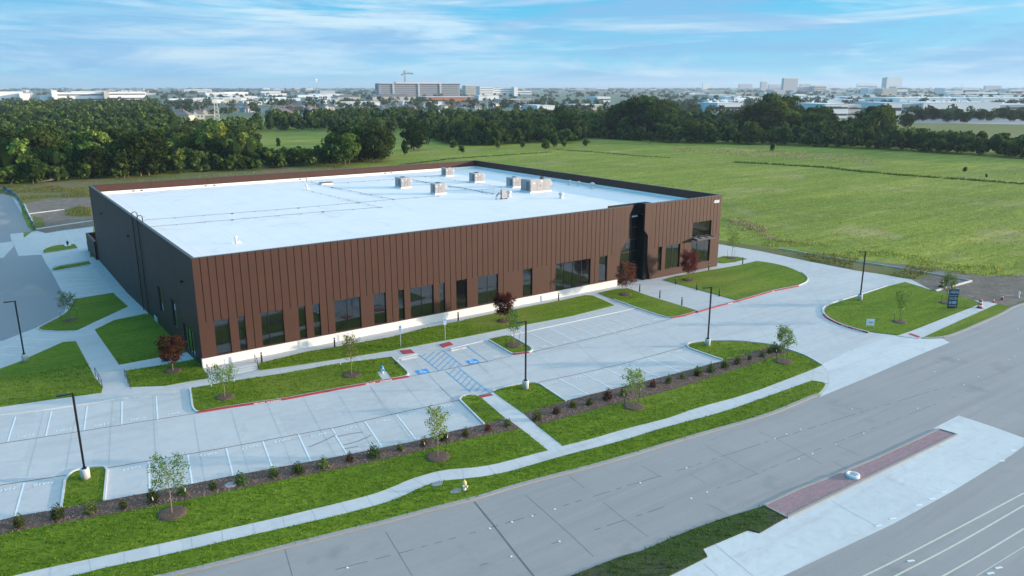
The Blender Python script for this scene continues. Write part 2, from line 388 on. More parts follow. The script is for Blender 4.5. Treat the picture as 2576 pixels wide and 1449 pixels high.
curb = chaikin([(-150, -18)]+P('Z1', (25, 1700))+P('Z1', (1370, 1435), (1860, 1310), (2573, 1130))+P('Z2', (350, 1045), (700, 950), (1065, 860), (1400, 755), (1790, 655), (2100, 575), (2573, 430))+P('Z3', (300, 322), (600, 240), (790, 175), (950, 105), (1055, 62))+P('Z7', (960, 1283)))
curbE = chaikin(P('Z7', (1780, 836), (1940, 832), (2080, 785), (2250, 710), (2400, 645), (2490, 590), (2576, 562)))+[(130, -36.5), (400, -36)]
sheet('road', [(-150, -250)]+curb+[curb[-1], curbE[0]]+curbE+[(400, -250)], 0.0, ROAD)
sheet('parking_lot', curb+[curb[-1], curbE[0]]+[p for p in curbE if p[0] < 88]+P('Z7', (2370, 568), (2285, 549), (2160, 531), (1860, 462), (1690, 372), (1400, 322), (1260, 303), (900, 233), (500, 148), (170, 93))+[(82, 30), (82, 62), (80, 72), (-1, 72)]+P('N1', (1752, 858), (1200, 928), (860, 985), (640, 930))+[(-9, 98)]+P('N1', (400, 500), (300, 330), (60, 250))+[(-40, 160), (-150, 160)], .004, CONC)
APR = P('Z7', (850, 958), (985, 1052), (1035, 1110), (1042, 1200), (960, 1298), (1350, 1138), (1600, 1028), (1850, 922), (1990, 866), (1940, 840), (1780, 838), (1570, 822), (1350, 788), (1130, 868))
sheet('driveway_apron', P('Z7', (985, 1040), (1038, 1110), (1045, 1200), (962, 1300), (1350, 1140), (1600, 1030), (1850, 925), (1990, 868), (1935, 838), (1780, 836), (1520, 822), (1200, 935)), .010, CONCB)
dlk = sheet('back_drive', P('Z4', (30, 240), (130, 130))+P('N1', (215, 1140), (270, 1215), (345, 1410), (780, 1385))+P('Z4', (420, 275), (490, 385), (545, 490), (600, 590), (640, 640), (600, 755), (400, 870), (30, 1015))+[(-60, 20), (-60, 92)], .012, ASPH)
sheet('back_drive', P('N1', (60, 255), (170, 270), (240, 330), (300, 440), (400, 610), (520, 860), (640, 960), (480, 970), (190, 1000), (220, 1140), (60, 1160))+[(-60, 100), (-60, 170)], .012, ASPH)

SU = chaikin([(-150, -8)]+P('Z1', (140, 1440), (800, 1300), (1400, 1170), (1800, 1080), (2200, 990), (2573, 900))+P('Z2', (280, 830), (430, 775), (570, 712), (750, 657), (860, 637), (970, 628), (1100, 617), (1240, 592), (1360, 560), (1500, 523), (1630, 490), (1745, 455), (1890, 420), (2010, 388), (2220, 325), (2460, 265), (2573, 235))+P('Z7', (0, 1385), (400, 1280), (820, 1120), (985, 1053)), 1)
SLO = chaikin([(-150, -10)]+P('Z1', (-250, 1600), (610, 1445), (790, 1395), (1200, 1310), (1800, 1170), (2200, 1080), (2573, 995))+P('Z2', (190, 945), (360, 900), (500, 850), (650, 775), (800, 725), (970, 710), (1130, 692), (1290, 662), (1430, 625), (1560, 585), (1700, 545), (1830, 510), (1970, 475), (2200, 415), (2400, 352), (2573, 300))+P('Z7', (200, 1422), (520, 1310), (905, 1172)), 1)
swalk = sheet('sidewalk', SU+P('Z7', (1025, 1110), (1032, 1190), (1010, 1190))+SLO[::-1], .05, WALK, -.02)
walkN = sheet('footpath', P('Z2', (1110, 75), (1215, 42), (1275, 90), (1440, 205), (1545, 300), (1745, 456), (1630, 492), (1425, 325), (1300, 240)), .045, WALK, -.02)
swE = sheet('sidewalk', P('Z7', (1580, 817), (1700, 776), (2000, 658), (2285, 548), (2365, 566), (2080, 695), (1780, 832), (1745, 840)), .05, WALK, -.02)
LAWNS = []
def lawn(pts, h=.07, mat=None, name='lawn'):
    o = sheet(name, pts, h, mat or LAWN, -.03); LAWNS.append((o, pts, h)); return o
MU = chaikin([(-60, -20)]+P('Z1', (25, 1010), (480, 935), (830, 870), (1210, 800), (1800, 680), (2380, 575), (2573, 540))+P('Z2', (300, 480), (700, 400), (870, 345), (1140, 290), (1290, 247)), 1)
ML = chaikin([(-60, -23)]+P('Z1', (25, 1135), (150, 1105), (500, 1045), (930, 965), (1230, 912), (1440, 870), (2000, 750), (2573, 640))+P('Z2', (300, 575), (590, 515), (870, 435), (1200, 365), (1425, 325)), 1)
sheet('mulch_bed', MU+P('Z2', (1345, 265))+ML[::-1], .05, MULCH, -.03)
lawn(ML+P('Z2', (1630, 490))+[p for p in SU[::-1] if p[0] < P('Z2', (1600, 497))[0][0]])
MUR = chaikin(P('Z2', (1440, 205), (1600, 155), (1760, 110))+P('Z6', (1240, 1265), (1600, 1180), (2010, 1075), (2415, 965))+P('Z7', (215, 1015), (380, 960), (590, 905), (645, 905)), 1)
MLR = chaikin(P('Z2', (1545, 300), (1850, 215), (2200, 120), (2573, 30))+P('Z7', (290, 1090), (640, 975), (745, 938)), 1)
sheet('mulch_bed', MUR+MLR[::-1], .05, MULCH, -.03)
lawn(MLR+chaikin(P('Z7', (800, 958), (860, 983), (940, 1028), (985, 1053)), 1)+[p for p in SU[::-1] if P('Z2', (1750, 455))[0][0] < p[0] < 49.9]+P('Z2', (1745, 455)))
verge = [p for p in SLO if p[0] > -149]
lawn([(-150, -10)]+SLO+chaikin(P('Z7', (905, 1172), (960, 1178), (1015, 1192), (995, 1235), (950, 1280)), 1)+curb[::-1])
lawn(chaikin(P('Z7', (1940, 832), (2080, 783), (2250, 706), (2400, 640), (2480, 590)))[::-1]+P('Z7', (1780, 832), (2080, 695), (2370, 568))+P('Z7', (2480, 590)))
lawn(P('Z1', (480, 932))+chaikin(P('Z1', (510, 725), (545, 668), (620, 640), (700, 625), (800, 626)), 1)+P('Z1', (808, 645), (790, 872)))
lawn(P('Z2', (1135, 285))+chaikin(P('Z2', (962, 98), (975, 82), (1000, 72), (1075, 66)), 1)+P('Z2', (1110, 82), (1300, 240)))
lawn(chaikin(P('Z6', (275, 1250), (430, 1205), (605, 1176), (650, 1178), (700, 1190)), 1)+P('Z6', (945, 1345))+P('Z2', (1440, 205), (1275, 90), (1215, 42)))
lawn(chaikin(P('Z6', (2095, 820), (2110, 806), (2140, 798), (2240, 788)), 1)+chaikin(P('Z7', (110, 862), (310, 860), (480, 878), (590, 892)), 1)+P('Z7', (598, 902), (400, 957), (215, 1010))+P('Z6', (2415, 950), (2110, 838)))
# lawns by the building
lawn(P('Z6', (1858, 206))+P('Y5', (1030, 1195), (1420, 1127), (1850, 1052), (2040, 1005))+chaikin(P('Z7', (470, 228), (600, 245), (720, 275), (820, 320), (862, 352), (868, 372), (860, 388), (800, 415), (600, 455), (330, 535)), 2)+P('Z7', (318, 538)))
L2 = lawn(P('Z6', (1252, 330), (1420, 292), (1530, 286), (1700, 350), (2175, 494))+chaikin(P('Z6', (2175, 494), (2060, 530), (1960, 553), (1910, 550), (1800, 520)), 1)+P('Z6', (1600, 460), (1400, 390)))
lawn(chaikin(P('Z5', (260, 1052), (240, 1022), (245, 995), (290, 980)), 1)+P('Z5', (290, 980), (700, 880), (1000, 830), (1500, 740), (1800, 660), (2200, 580))+P('Z6', (0, 580), (500, 475), (900, 400), (1130, 350), (1200, 355), (1300, 397), (1402, 445), (1000, 545), (600, 620), (0, 740))+P('Z5', (2000, 770), (1500, 865), (1000, 945), (500, 1020)))
lawn(P('Z6', (230, 762), (390, 727))+chaikin(P('Z6', (420, 735), (600, 835), (618, 855), (600, 875), (500, 888), (445, 884), (420, 870)), 1))
lawn(P('Z1', (1468, 12))+P('Z5', (0, 1155), (500, 1080), (1000, 990), (1480, 930))+chaikin(P('Z5', (1500, 938), (1630, 1070), (1630, 1092), (1560, 1115)), 1)+P('Z5', (1490, 1130), (1440, 1060), (1355, 1072), (1405, 1146), (1000, 1215), (500, 1310), (0, 1382))+chaikin(P('Z1', (1700, 155), (1560, 180), (1510, 180), (1485, 150), (1478, 110)), 1))
lawn(P('Z4', (1170, 1302), (1480, 1252), (1835, 1192), (1892, 1262), (1950, 1366), (1550, 1438), (1215, 1449)))
lawn(P('Z4', (888, 915), (1070, 826), (1370, 765), (1400, 775), (1750, 1122), (1115, 1240)))
lawn(P('Z4', (700, 627), (1060, 569), (1195, 695), (720, 918), (560, 922), (440, 917))+chaikin(P('Z4', (375, 914), (365, 900), (400, 882), (580, 790), (650, 735)), 1))
lawn(P('Z4', (-80, 1310), (200, 1210), (290, 1165), (590, 1032), (710, 1024), (900, 1380), (960, 1449))+P('Z1', (780, 45), (400, 95), (25, 150), (-150, 175)))
lawn(P('Z4', (832, 276), (850, 297), (520, 355))+chaikin(P('Z4', (500, 355), (488, 348), (500, 340), (560, 320)), 1))
lawn(P('N1', (1395, 1190), (1455, 1262), (840, 1352))+chaikin(P('N1', (820, 1345), (800, 1320), (850, 1280), (1000, 1222), (1190, 1200)), 2))
lawn(P('N1', (1620, 1140), (1670, 1130), (1680, 1225), (1630, 1185)))
lawn(P('Y5', (1552, 965))+P('Z7', (165, 205), (210, 190), (320, 195), (395, 212), (300, 235), (210, 245), (163, 240)))
EL = chaikin(P('Z7', (1500, 430), (1260, 510), (1080, 562), (1015, 590), (1003, 625), (1040, 670), (1150, 725), (1350, 782), (1400, 790)), 2)
lawn(EL+P('Z7', (1580, 812), (1700, 775), (2245, 563), (2160, 530), (2000, 490), (1860, 462), (1640, 394)))
# dirt and weeds
sheet('dirt', P('Z7', (1690, 372), (1900, 350), (2100, 372), (2300, 345), (2576, 330), (2700, 470), (2480, 590), (2370, 568), (2285, 550), (2160, 528), (1860, 460)), -.02, DIRT)
sheet('dirt', P('Y5', (1560, 850))+P('Z7', (200, 90), (500, 145), (1260, 300), (1500, 330), (1700, 372), (1900, 350), (1350, 250), (900, 180), (500, 110), (180, 60)), -.035, WEED)
sheet('dirt', P('Z7', (1250, 215), (1800, 265), (2300, 350), (2000, 372), (1600, 290)), -.028, DIRT)
sheet('dirt', P('N1', (690, 970), (800, 992), (1200, 925), (1760, 855), (1900, 300), (900, 340), (470, 430), (560, 640), (640, 880)), -.03, DIRT)
sheet('dirt', P('N1', (100, 100), (1700, 60), (1700, 310), (880, 340), (470, 430), (380, 390), (300, 270), (60, 150)), -.02, WEED)
sheet('dirt', P('Y6', (-100, 350), (300, 320), (1300, 262), (2000, 215))+P('Y1', (2100, 790), (2576, 780))+P('Y2', (250, 790))+[(120, 172), (100, 150), (-30, 160)], -.04, WEED)
for pl in (((640, 880), (620, 660), (800, 690), (850, 850), (780, 870)), ((1200, 560), (1480, 480), (1700, 490), (1720, 660), (1500, 690), (1240, 650))):
    sheet('dirt', P('N1', *pl), -.015, WEED)
# far paved and mown areas on the right
sheet('parking_lot', P('Y3', (1770, 395), (2700, 400), (2700, 440), (1770, 425)), .02, surf_mat('far_paving', (.30, .29, .29), (.36, .35, .35), .02, .2, bs=0))
sheet('field', P('Y3', (1650, 428), (2700, 440), (2800, 560), (1650, 520)), .0, grass_mat('tan_field', (.15, .16, .05), (.21, .21, .07), (.27, .26, .11), .2, (.26, .23, .13)))

# kerbs ------------------------------------------------------------
def kerb(pts, w=.15, h=.13, mat=None, side=0, label=None):
    mb = MB(); sweep(mb, pts, w, -.03, h, side*w/2); o = mb.build('kerb', mat or CONCB); o['kind'] = 'structure'; return o
kerb(curb, .35, .10, surf_mat('dirty_kerb', (.30, .28, .255), (.36, .34, .315), .5, 3))
kerb(curbE, .3, .10, MAT['dirty_kerb'])
for pl in (P('Z1', (470, 935))+chaikin(P('Z1', (500, 722), (538, 662), (615, 630), (700, 617), (800, 616)), 2)+P('Z1', (822, 640), (800, 875)),
           P('Z2', (1140, 288))+chaikin(P('Z2', (952, 100), (968, 78), (998, 66), (1075, 60)), 2),
           P('Z2', (1215, 38))+chaikin(P('Z6', (270, 1245), (430, 1198), (605, 1169), (655, 1170), (706, 1184)), 1)+P('Z6', (950, 1345)),
           P('Z6', (2415, 957), (2105, 848))+chaikin(P('Z6', (2090, 835), (2082, 818), (2100, 800), (2140, 792), (2240, 782)), 1)+chaikin(P('Z7', (110, 856), (310, 854), (480, 872), (590, 886)), 1)+P('Z7', (740, 932))+chaikin(P('Z7', (800, 952), (865, 977), (945, 1022), (990, 1050)), 1),
           P('Z6', (225, 770), (420, 885))+chaikin(P('Z6', (450, 900), (500, 896), (610, 882), (632, 868), (632, 850), (612, 832)), 1)+P('Z6', (430, 728)),
           P('Z1', (1458, 14))+chaikin(P('Z1', (1472, 112), (1478, 160), (1500, 190), (1530, 195), (1600, 182)), 1)+P('Z5', (0, 1392), (500, 1320), (1000, 1225), (1410, 1150), (1560, 1124))+chaikin(P('Z5', (1630, 1108), (1648, 1090), (1640, 1068)), 1)+P('Z5', (1490, 925)),
           P('Z6', (1402, 392), (1606, 468), (1800, 532))+chaikin(P('Z6', (1890, 556), (1930, 562), (2060, 538), (2175, 500)), 1)+P('Z7', (0, 630), (160, 583), (330, 540), (600, 462))+chaikin(P('Z7', (800, 423), (862, 396), (878, 372), (868, 350), (825, 315)), 2),
           chaikin(P('Z7', (1500, 424), (1255, 502), (1070, 555), (998, 588), (986, 625), (1028, 676), (1142, 732), (1350, 790)), 2),
           chaikin(P('Z4', (690, 930), (560, 935), (400, 928), (352, 912), (360, 895), (400, 874), (580, 782), (650, 728)), 1),
           chaikin(P('N1', (1455, 1272), (900, 1362), (820, 1368), (785, 1340), (790, 1305), (850, 1260), (1000, 1208), (1110, 1160)), 2),
           chaikin(P('Z4', (850, 303), (530, 365), (490, 360), (478, 345), (500, 328), (560, 314), (832, 270)), 1)):
    kerb(pl)
# red fire-lane paint on kerb faces, with its lettering
def fire(pts, texts, flip=1):
    mb = MB(); sweep(mb, pts, .20, -.01, .135, -flip*.03); o = mb.build('fire_lane_kerb', RED); o['kind'] = 'structure'
    dp = densify(pts, .2)
    acc = [0]
    for a, b in zip(dp, dp[1:]): acc.append(acc[-1]+math.hypot(b[0]-a[0], b[1]-a[1]))
    for s, body in texts:
        i = min(range(len(acc)), key=lambda k: abs(acc[k]-s*acc[-1])); i = max(2, min(i, len(dp)-3)); a, b = dp[i-2], dp[i+2]; ang = math.atan2(b[1]-a[1], b[0]-a[0])
        n = (math.sin(ang)*flip, -math.cos(ang)*flip); q = (dp[i][0]+n[0]*.135, dp[i][1]+n[1]*.135)
        mt = Matrix.Translation((q[0], q[1], hgt(*q)+.065)) @ Matrix.Rotation(ang, 4, 'Z') @ Matrix.Rotation(PI/2, 4, 'X')
        text_mesh('lettering', body, .15, WHITE, mt, o, .002, bold=.004, sx=1.35)
fire(P('Z1', (1520, 196), (1600, 183))+P('Z5', (0, 1395), (500, 1323), (1000, 1228), (1410, 1153), (1560, 1128), (1650, 1112)), ((.265, 'FIRE LANE'), (.33, 'NO PARKING'), (.80, 'FIRE LANE'), (.875, 'NO PARKING')))
fire(P('Z6', (1935, 562), (2060, 541), (2175, 503))+P('Z7', (0, 633), (160, 586), (330, 543), (600, 465), (800, 426)), ((.44, 'FIRE LANE'), (.80, 'NO PARKING')))
fire(P('Z6', (452, 903), (500, 899), (600, 885)), ())
fire(chaikin(P('Z7', (1000, 650), (1028, 680), (1142, 736), (1350, 794)), 1), ((.62, 'FIRE LANE'), (.83, 'NO PARKING')))

# paving joints and painted marks -----------------------------------
LOT = bpy.data.objects['parking_lot']
mb = MB()
GN = P('Z1', (-200, 470), (25, 430), (620, 340), (1180, 252), (1520, 200)); GN2 = P('Z5', (1655, 1110), (2400, 965)); GN3 = P('Z6', (-10, 1015), (200, 972), (440, 915)); GN4 = P('Z6', (640, 880), (1240, 740), (1935, 568))
GS = P('Z1', (-200, 790), (25, 750), (535, 672)); GS2 = P('Z1', (830, 620), (1735, 465), (2573, 310))+P('Z2', (500, 195), (960, 97)); GS3 = P('Z2', (1100, 66), (1195, 44)); GS4 = P('Z6', (670, 1170), (1090, 1080), (1500, 985), (2080, 825))
for q in (GN, GN2, GN3, GN4, GS, GS2, GS3, GS4): line_sheet(mb, q, .085, .016)
mb.build('drain_seam', RUST, LOT)
mb = MB()
J = [('Z1', (335, 175), (285, 395), (205, 690)), ('Z1', (590, 210), (555, 345), (505, 640)), ('Z1', (865, 100), (850, 310), (835, 605)), ('Z1', (1170, 55), (1180, 250), (1195, 560)), ('Z1', (1485, 215), (1530, 490), (1570, 725)),
     ('Z1', (1775, 180), (1850, 440), (1910, 660)), ('Z1', (2050, 130), (2160, 385), (2240, 600)), ('Z1', (2325, 80), (2460, 330), (2573, 530)), ('Z2', (20, 50), (155, 270), (280, 460)), ('Z2', (270, 0), (430, 210), (570, 400)),
     ('Z5', (1290, 1195), (1430, 1420), (1450, 1449)), ('Z5', (1580, 1140), (1785, 1388)), ('Z5', (1835, 1090), (2040, 1300)), ('Z6', (130, 1000), (270, 1130)), ('Z6', (330, 950), (530, 1100)), ('Z2', (800, 0), (905, 90)),
     ('K1', (1020, 570), (1230, 790)), ('K1', (1330, 880), (1850, 1400)), ('K1', (1500, 450), (1800, 720), (2200, 1080), (2380, 1260)), ('K1', (2000, 395), (2250, 590), (2560, 860)), ('Z5', (780, 975), (820, 1030)), ('Z5', (440, 1035), (460, 1080)), ('Z5', (1195, 910), (1215, 945))]
for r in J: line_sheet(mb, P(r[0], *r[1:]), .028, .014)
for r in (('Z6', (900, 1110), (650, 870)), ('Z6', (1300, 1030), (1050, 800)), ('Z6', (1700, 935), (1420, 710)), ('Z6', (2070, 825), (1760, 625)), ('Z7', (850, 958), (1130, 868), (1350, 790)), ('Z7', (300, 860), (0, 640)), ('Z7', (600, 890), (330, 545)), ('Z7', (1130, 868), (870, 380)), ('Z7', (500, 150), (720, 275)), ('Z7', (900, 235), (862, 350))): line_sheet(mb, P(r[0], *r[1:]), .025, .013)
mb.build('paving_joint', surf_mat('thin_joint', (.34, .345, .34), (.37, .375, .37), 1, 5, bs=0), LOT)
mb = MB()
for a, b in zip([(1, 0)], [(0, 1)]): pass
def cross_joints(mb, U, L, step, w, z):
    dp = densify(U, .25); acc = 0; last = -99; s = 0
    for a, b in zip(dp, dp[1:]):
        s += math.hypot(b[0]-a[0], b[1]-a[1])
        if s-last >= step:
            last = s; q = min(L, key=lambda p: (p[0]-a[0])**2+(p[1]-a[1])**2)
            line_sheet(mb, [a, q], w, z, False)
cross_joints(mb, [p for p in SU if p[0] > -60], densify(SLO, .2), 1.75, .03, .054)
mb.build('walk_joint', MAT['thin_joint'], swalk)
mb = MB(); cross_joints(mb, P('Z7', (1700, 776), (2285, 548)), densify(P('Z7', (1780, 832), (2365, 566)), .2), 1.8, .03, .054); mb.build('walk_joint', MAT['thin_joint'], swE)
mb = MB(); line_sheet(mb, P('Z2', (1480, 368), (1620, 340)), .03, .049); mb.build('walk_joint', MAT['thin_joint'], walkN)
# wide kerb edge lines of the north walk
mb = MB()
for q in (P('Z1', (-100, 225), (25, 215), (340, 178), (870, 100), (1180, 55), (1340, 40)), P('Z5', (1525, 1000), (1560, 940), (1730, 900)), P('Z6', (440, 722), (620, 682), (1000, 600), (1300, 535), (1610, 468)), P('Z5', (2040, 850), (2400, 762))): sweep(mb, q, .16, 0, .07)
kk = mb.build('kerb', CONCB); kk['kind'] = 'structure'

mb = MB()
ST = {'Z1': [(60, 420, 120, 228), (352, 378, 396, 188), (645, 333, 670, 148), (934, 290, 936, 112), (1210, 248, 1198, 72), (115, 990, 185, 738), (1150, 805, 1142, 572), (1475, 742, 1442, 520), (1788, 682, 1735, 467), (2087, 612, 2016, 415), (2385, 570, 2288, 364), (2573, 355, 2545, 318)],
      'Z2': [(92, 518, 0, 370), (358, 460, 226, 265), (617, 402, 467, 210), (862, 348, 700, 158)],
      'Z6': [(620, 706, 860, 828), (803, 665, 1050, 783), (980, 627, 1237, 740), (1143, 588, 1418, 700), (1312, 550, 1586, 660), (1460, 512, 1750, 620),
             (885, 1128, 1178, 1285), (1105, 1078, 1405, 1232), (1312, 1030, 1560, 1150), (1512, 980, 1835, 1118), (1718, 937, 2028, 1068), (1895, 888, 2213, 1017)]}
for k, L in ST.items():
    for x0, y0, x1, y1 in L: line_sheet(mb, P(k, (x0, y0), (x1, y1)), .11, .018)
for x0, y0, x1, y1 in ((745, 350, 860, 338), (590, 385, 880, 372), (600, 415, 900, 403), (615, 450, 930, 436), (625, 490, 955, 467), (640, 525, 985, 503), (660, 562, 1010, 540), (680, 600, 1040, 572), (500, 225, 790, 200)):
    line_sheet(mb, P('Z4', (x0, y0), (x1, y1)), .09, .018)
for x0, y0, x1, y1 in ((150, 995, 505, 1007), (30, 1068, 330, 1078), (30, 1145, 140, 1152)): line_sheet(mb, P('Z4', (x0, y0), (x1, y1)), .1, .018)
mb.build('parking_line', WHITE, LOT)
mb = MB()
for q in (((845, 305), (1055, 568)), ((720, 150), (830, 272))): sweep(mb, P('Z4', *q), .14, 0, .08)
for q in (((1200, 930), (1395, 1195)), ((1405, 905), (1600, 1150))): line_sheet(mb, P('N1', *q), .16, .018)
line_sheet(mb, P('N1', (610, 1022), (765, 1018)), .4, .02)
mb.build('edge_line', CONCB, LOT)
mb = MB()
HB = [((1150, 490), (1550, 805)), ((1620, 395), (2030, 715)), ((1205, 525), (1290, 465)), ((1275, 590), (1465, 425)), ((1350, 640), (1625, 395)), ((1415, 700), (1690, 455)), ((1490, 755), (1755, 510)), ((1580, 805), (1825, 565)), ((1750, 765), (1900, 615)), ((1905, 740), (1970, 672)),
      ((1680, 815), (2190, 1240)), ((1950, 755), (2570, 1250)), ((1765, 880), (1880, 765)), ((1845, 945), (1990, 795)), ((1920, 1010), (2065, 850)), ((1995, 1075), (2140, 915)), ((2080, 1135), (2220, 980)), ((2160, 1205), (2305, 1045)), ((2280, 1225), (2390, 1110)), ((2400, 1260), (2475, 1185)), ((2105, 318), (2520, 612))]
for a, b in HB: line_sheet(mb, P('K1', a, b), .085, .020)
mb.build('blue_hatching', BLUEL, LOT)
# wheelchair symbols
def wheelchair(q, par, z, mat):
    """q: four ground corners (far-left, far-right, near-right, near-left)"""
    A, B, Cc, Dd = [Vector((*p, 0)) for p in q]
    def uv(u, v): a = A.lerp(B, u); b = Dd.lerp(Cc, u); r = b.lerp(a, v); return (r.x, r.y)
    mb = MB()
    arc = [(.5+.24*math.cos(t), .36+.22*math.sin(t)) for t in [math.radians(k) for k in range(150, 345, 15)]]
    for pl in (arc, [(.40, .72), (.44, .48), (.64, .48), (.74, .22), (.84, .27)], [(.42, .62), (.60, .62)]):
        line_sheet(mb, [uv(*p) for p in pl], .10, z, False)
    mb.build('wheelchair_symbol', mat, par)
    mb = MB(); hd = uv(.38, .84); mb.v += [(hd[0]+.09*math.cos(t*PI/4), hd[1]+.09*math.sin(t*PI/4), z) for t in range(8)]; mb.f.append(tuple(range(8))); mb.build('wheelchair_symbol', mat, par)
for q in (((1072, 812), (1305, 766), (1375, 843), (1145, 885)), ((2080, 615), (2285, 570), (2370, 640), (2165, 682))):
    pts = P('K1', *q); sq = sheet('blue_square', pts, .024, BLUE, None, LOT); wheelchair(pts, sq, .030, WHITE)
for k, q in (('K1', ((775, 412), (985, 388), (1062, 455), (845, 482))), ('K1', ((1560, 288), (1760, 236), (1838, 293), (1640, 350)))): sheet('tactile_pad', P(k, *q), .065, REDT, .0)
for k, q in (('Z2', ((1100, 72), (1192, 53), (1210, 67), (1118, 86))), ('Z7', ((1663, 805), (1682, 798), (1760, 824), (1742, 834)))): sheet('tactile_pad', P(k, *q), .062, REDT, .0)
# stall numbers
for fr, x, y, body, rot in [('Z1', 200, 375, 'NB13', 0), ('Z1', 490, 330, 'NB12', 0), ('Z1', 780, 290, 'NB11', 0), ('Z1', 1060, 245, 'NB10', 0), ('Z1', 1330, 205, 'NB9', 0), ('Z6', 295, 920, 'NB8', 0), ('Z6', 740, 828, 'NB7', 0), ('Z6', 928, 787, 'NB6', 0), ('Z6', 1102, 746, 'NB5', 0), ('Z6', 1292, 704, 'NB4', 0), ('Z6', 1462, 663, 'NB3', 0), ('Z6', 1622, 622, 'NB2', 0), ('Z6', 1782, 580, 'NB1', 0),
                        ('Z1', 40, 787, 'NA19', 1), ('Z1', 335, 742, 'NA18', 1), ('Z1', 1010, 622, 'NA17', 1), ('Z1', 1300, 568, 'NA16', 1), ('Z1', 1597, 516, 'NA15', 1), ('Z1', 1915, 460, 'NA14', 1), ('Z1', 2165, 410, 'NA13', 1), ('Z1', 2440, 365, 'NA12', 1), ('Z2', 110, 315, 'NA11', 1), ('Z2', 365, 260, 'NA10', 1), ('Z2', 600, 205, 'NA9', 1), ('Z2', 835, 152, 'NA8', 1), ('Z6', 825, 1170, 'NA7', 1), ('Z6', 1045, 1115, 'NA6', 1), ('Z6', 1245, 1070, 'NA5', 1), ('Z6', 1455, 1022, 'NA4', 1), ('Z6', 1655, 971, 'NA3', 1), ('Z6', 1830, 925, 'NA2', 1), ('Z6', 2000, 875, 'NA1', 1)]:
    q = at(fr, x, y); GL = (GN+GN2+GN3+GN4) if not rot else (GS+GS2+GS4)
    i = min(range(len(GL)-1), key=lambda k: abs((GL[k][0]+GL[k+1][0])/2-q[0])); ang = math.atan2(GL[i+1][1]-GL[i][1], GL[i+1][0]-GL[i][0])
    text_mesh('stall_number', body, .52, WHITE, Matrix.Translation((q[0], q[1], .020)) @ Matrix.Rotation(ang+PI*rot, 4, 'Z'), LOT, 0, bold=.008, sx=.95)
# tyre scuffs
mb = MB()
for q in (((2370, 460), (2460, 425), (2573, 370)), ): line_sheet(mb, chaikin(P('Z1', *q), 2), .12, .022)
for q in (((20, 380), (110, 360), (210, 345)), ((60, 445), (170, 420), (275, 370)), ((70, 475), (120, 465), (175, 455))): line_sheet(mb, chaikin(P('Z2', *q), 2), .14, .022)
mb.build('tyre_scuff', surf_mat('scuff_rubber', (.24, .25, .26), (.30, .31, .32), 2, 8, bs=0), LOT)

# road: joints, reflectors, median, turn lane
RD = bpy.data.objects['road']
mb = MB()
line_sheet(mb, P('Z2', (1065, 880), (1215, 1062), (1400, 1300), (1520, 1449), (1700, 1680)), .13, .004)
for q in (((1460, 830), (1790, 1120), (1980, 1300)), ((385, 1110), (480, 1265), (590, 1449)), ((1790, 680), (1910, 775)), ((2050, 880), (2200, 1000), (2400, 1150)), ((2340, 600), (2500, 690)), ((-400, 1200), (-330, 1449))): line_sheet(mb, P('Z2', *q), .035, .004)
for q in (((250, 425), (400, 510), (640, 640)), ((640, 325), (800, 395), (1100, 560)), ((140, 635), (250, 700)), ((260, 850), (420, 930)), ((1180, 540), (1300, 610)), ((1200, 420), (1380, 500))): line_sheet(mb, P('Z3', *q), .03, .004)
mb.build('road_joint', DGREY, RD)
mb = MB(); random.seed(3)
def dashed(pts, w):
    dp = densify(pts, .45)
    for a, b in zip(dp, dp[1:]):
        if random.random() < .62: line_sheet(mb, [a, b], w, .004, False)
dashed(P('Z2', (0, 1400), (600, 1245), (1130, 1095), (1250, 1060), (1590, 960), (1700, 925), (2280, 745), (2573, 655)), .06)
dashed(P('Z2', (850, 1449), (1230, 1330)), .06); dashed(P('Z2', (1530, 1235), (1720, 1185)), .06); dashed(P('Z2', (1940, 1110), (2220, 1020), (2560, 905)), .06)
dashed(P('Z3', (0, 625), (300, 530), (620, 425), (1300, 210), (2000, 0)), .05); dashed(P('Z3', (330, 740), (480, 690), (900, 520), (1500, 290), (2100, 60)), .04)
mb.build('seam_crack', DGREY, RD)
n = 0
BT = [('Z2', p) for p in ((90, 1385), (1182, 1083), (1352, 1034), (1508, 988), (1682, 937), (2336, 734), (1347, 1299), (1717, 1183))]+[('Z3', p) for p in ((113, 590), (843, 343), (945, 308), (1322, 156), (1798, 155), (757, 376), (1200, 418), (1405, 338), (1031, 486), (930, 525), (263, 766), (147, 812))]+[('Z7', p) for p in ((2102, 1199), (2216, 1136), (1873, 1097), (2059, 1004), (2455, 1003), (2502, 975), (2528, 762))]
b0 = MB(); b0.lathe([(.075, 0), (.07, .015), (.05, .028), (.01, .03)], 10)
b0 = b0.build('lane_button', WHITE); b0.location = at(BT[0][0], *BT[0][1])
tag(b0, 'small round white lane button stuck on the grey road', 'lane button', 'lane buttons along the road seams')
for k, p in BT[1:]:
    o = b0.copy(); COL.objects.link(o); o.location = at(k, *p)
b1 = MB(); b1.box(-.2, .2, -.06, .06, 0, .03); b1.lathe([(.09, 0), (.085, .015), (.05, .035)], 8, (.2, 0, 0)); b1 = b1.build('lane_button', WHITE)
tag(b1, 'white lane button beside the far edge of the pale turn lane', 'lane button', 'lane buttons of the turn lane')
for i, p in enumerate(((1988, 767), (1900, 817), (1805, 862), (1614, 961), (1512, 1013), (2498, 463), (2412, 540), (2387, 1320), (2328, 1360), (1745, 1270))):
    o = b1 if i == 0 else b1.copy()
    if i: COL.objects.link(o)
    o.location = at('Z3', *p); o.rotation_euler = (0, 0, -.35)
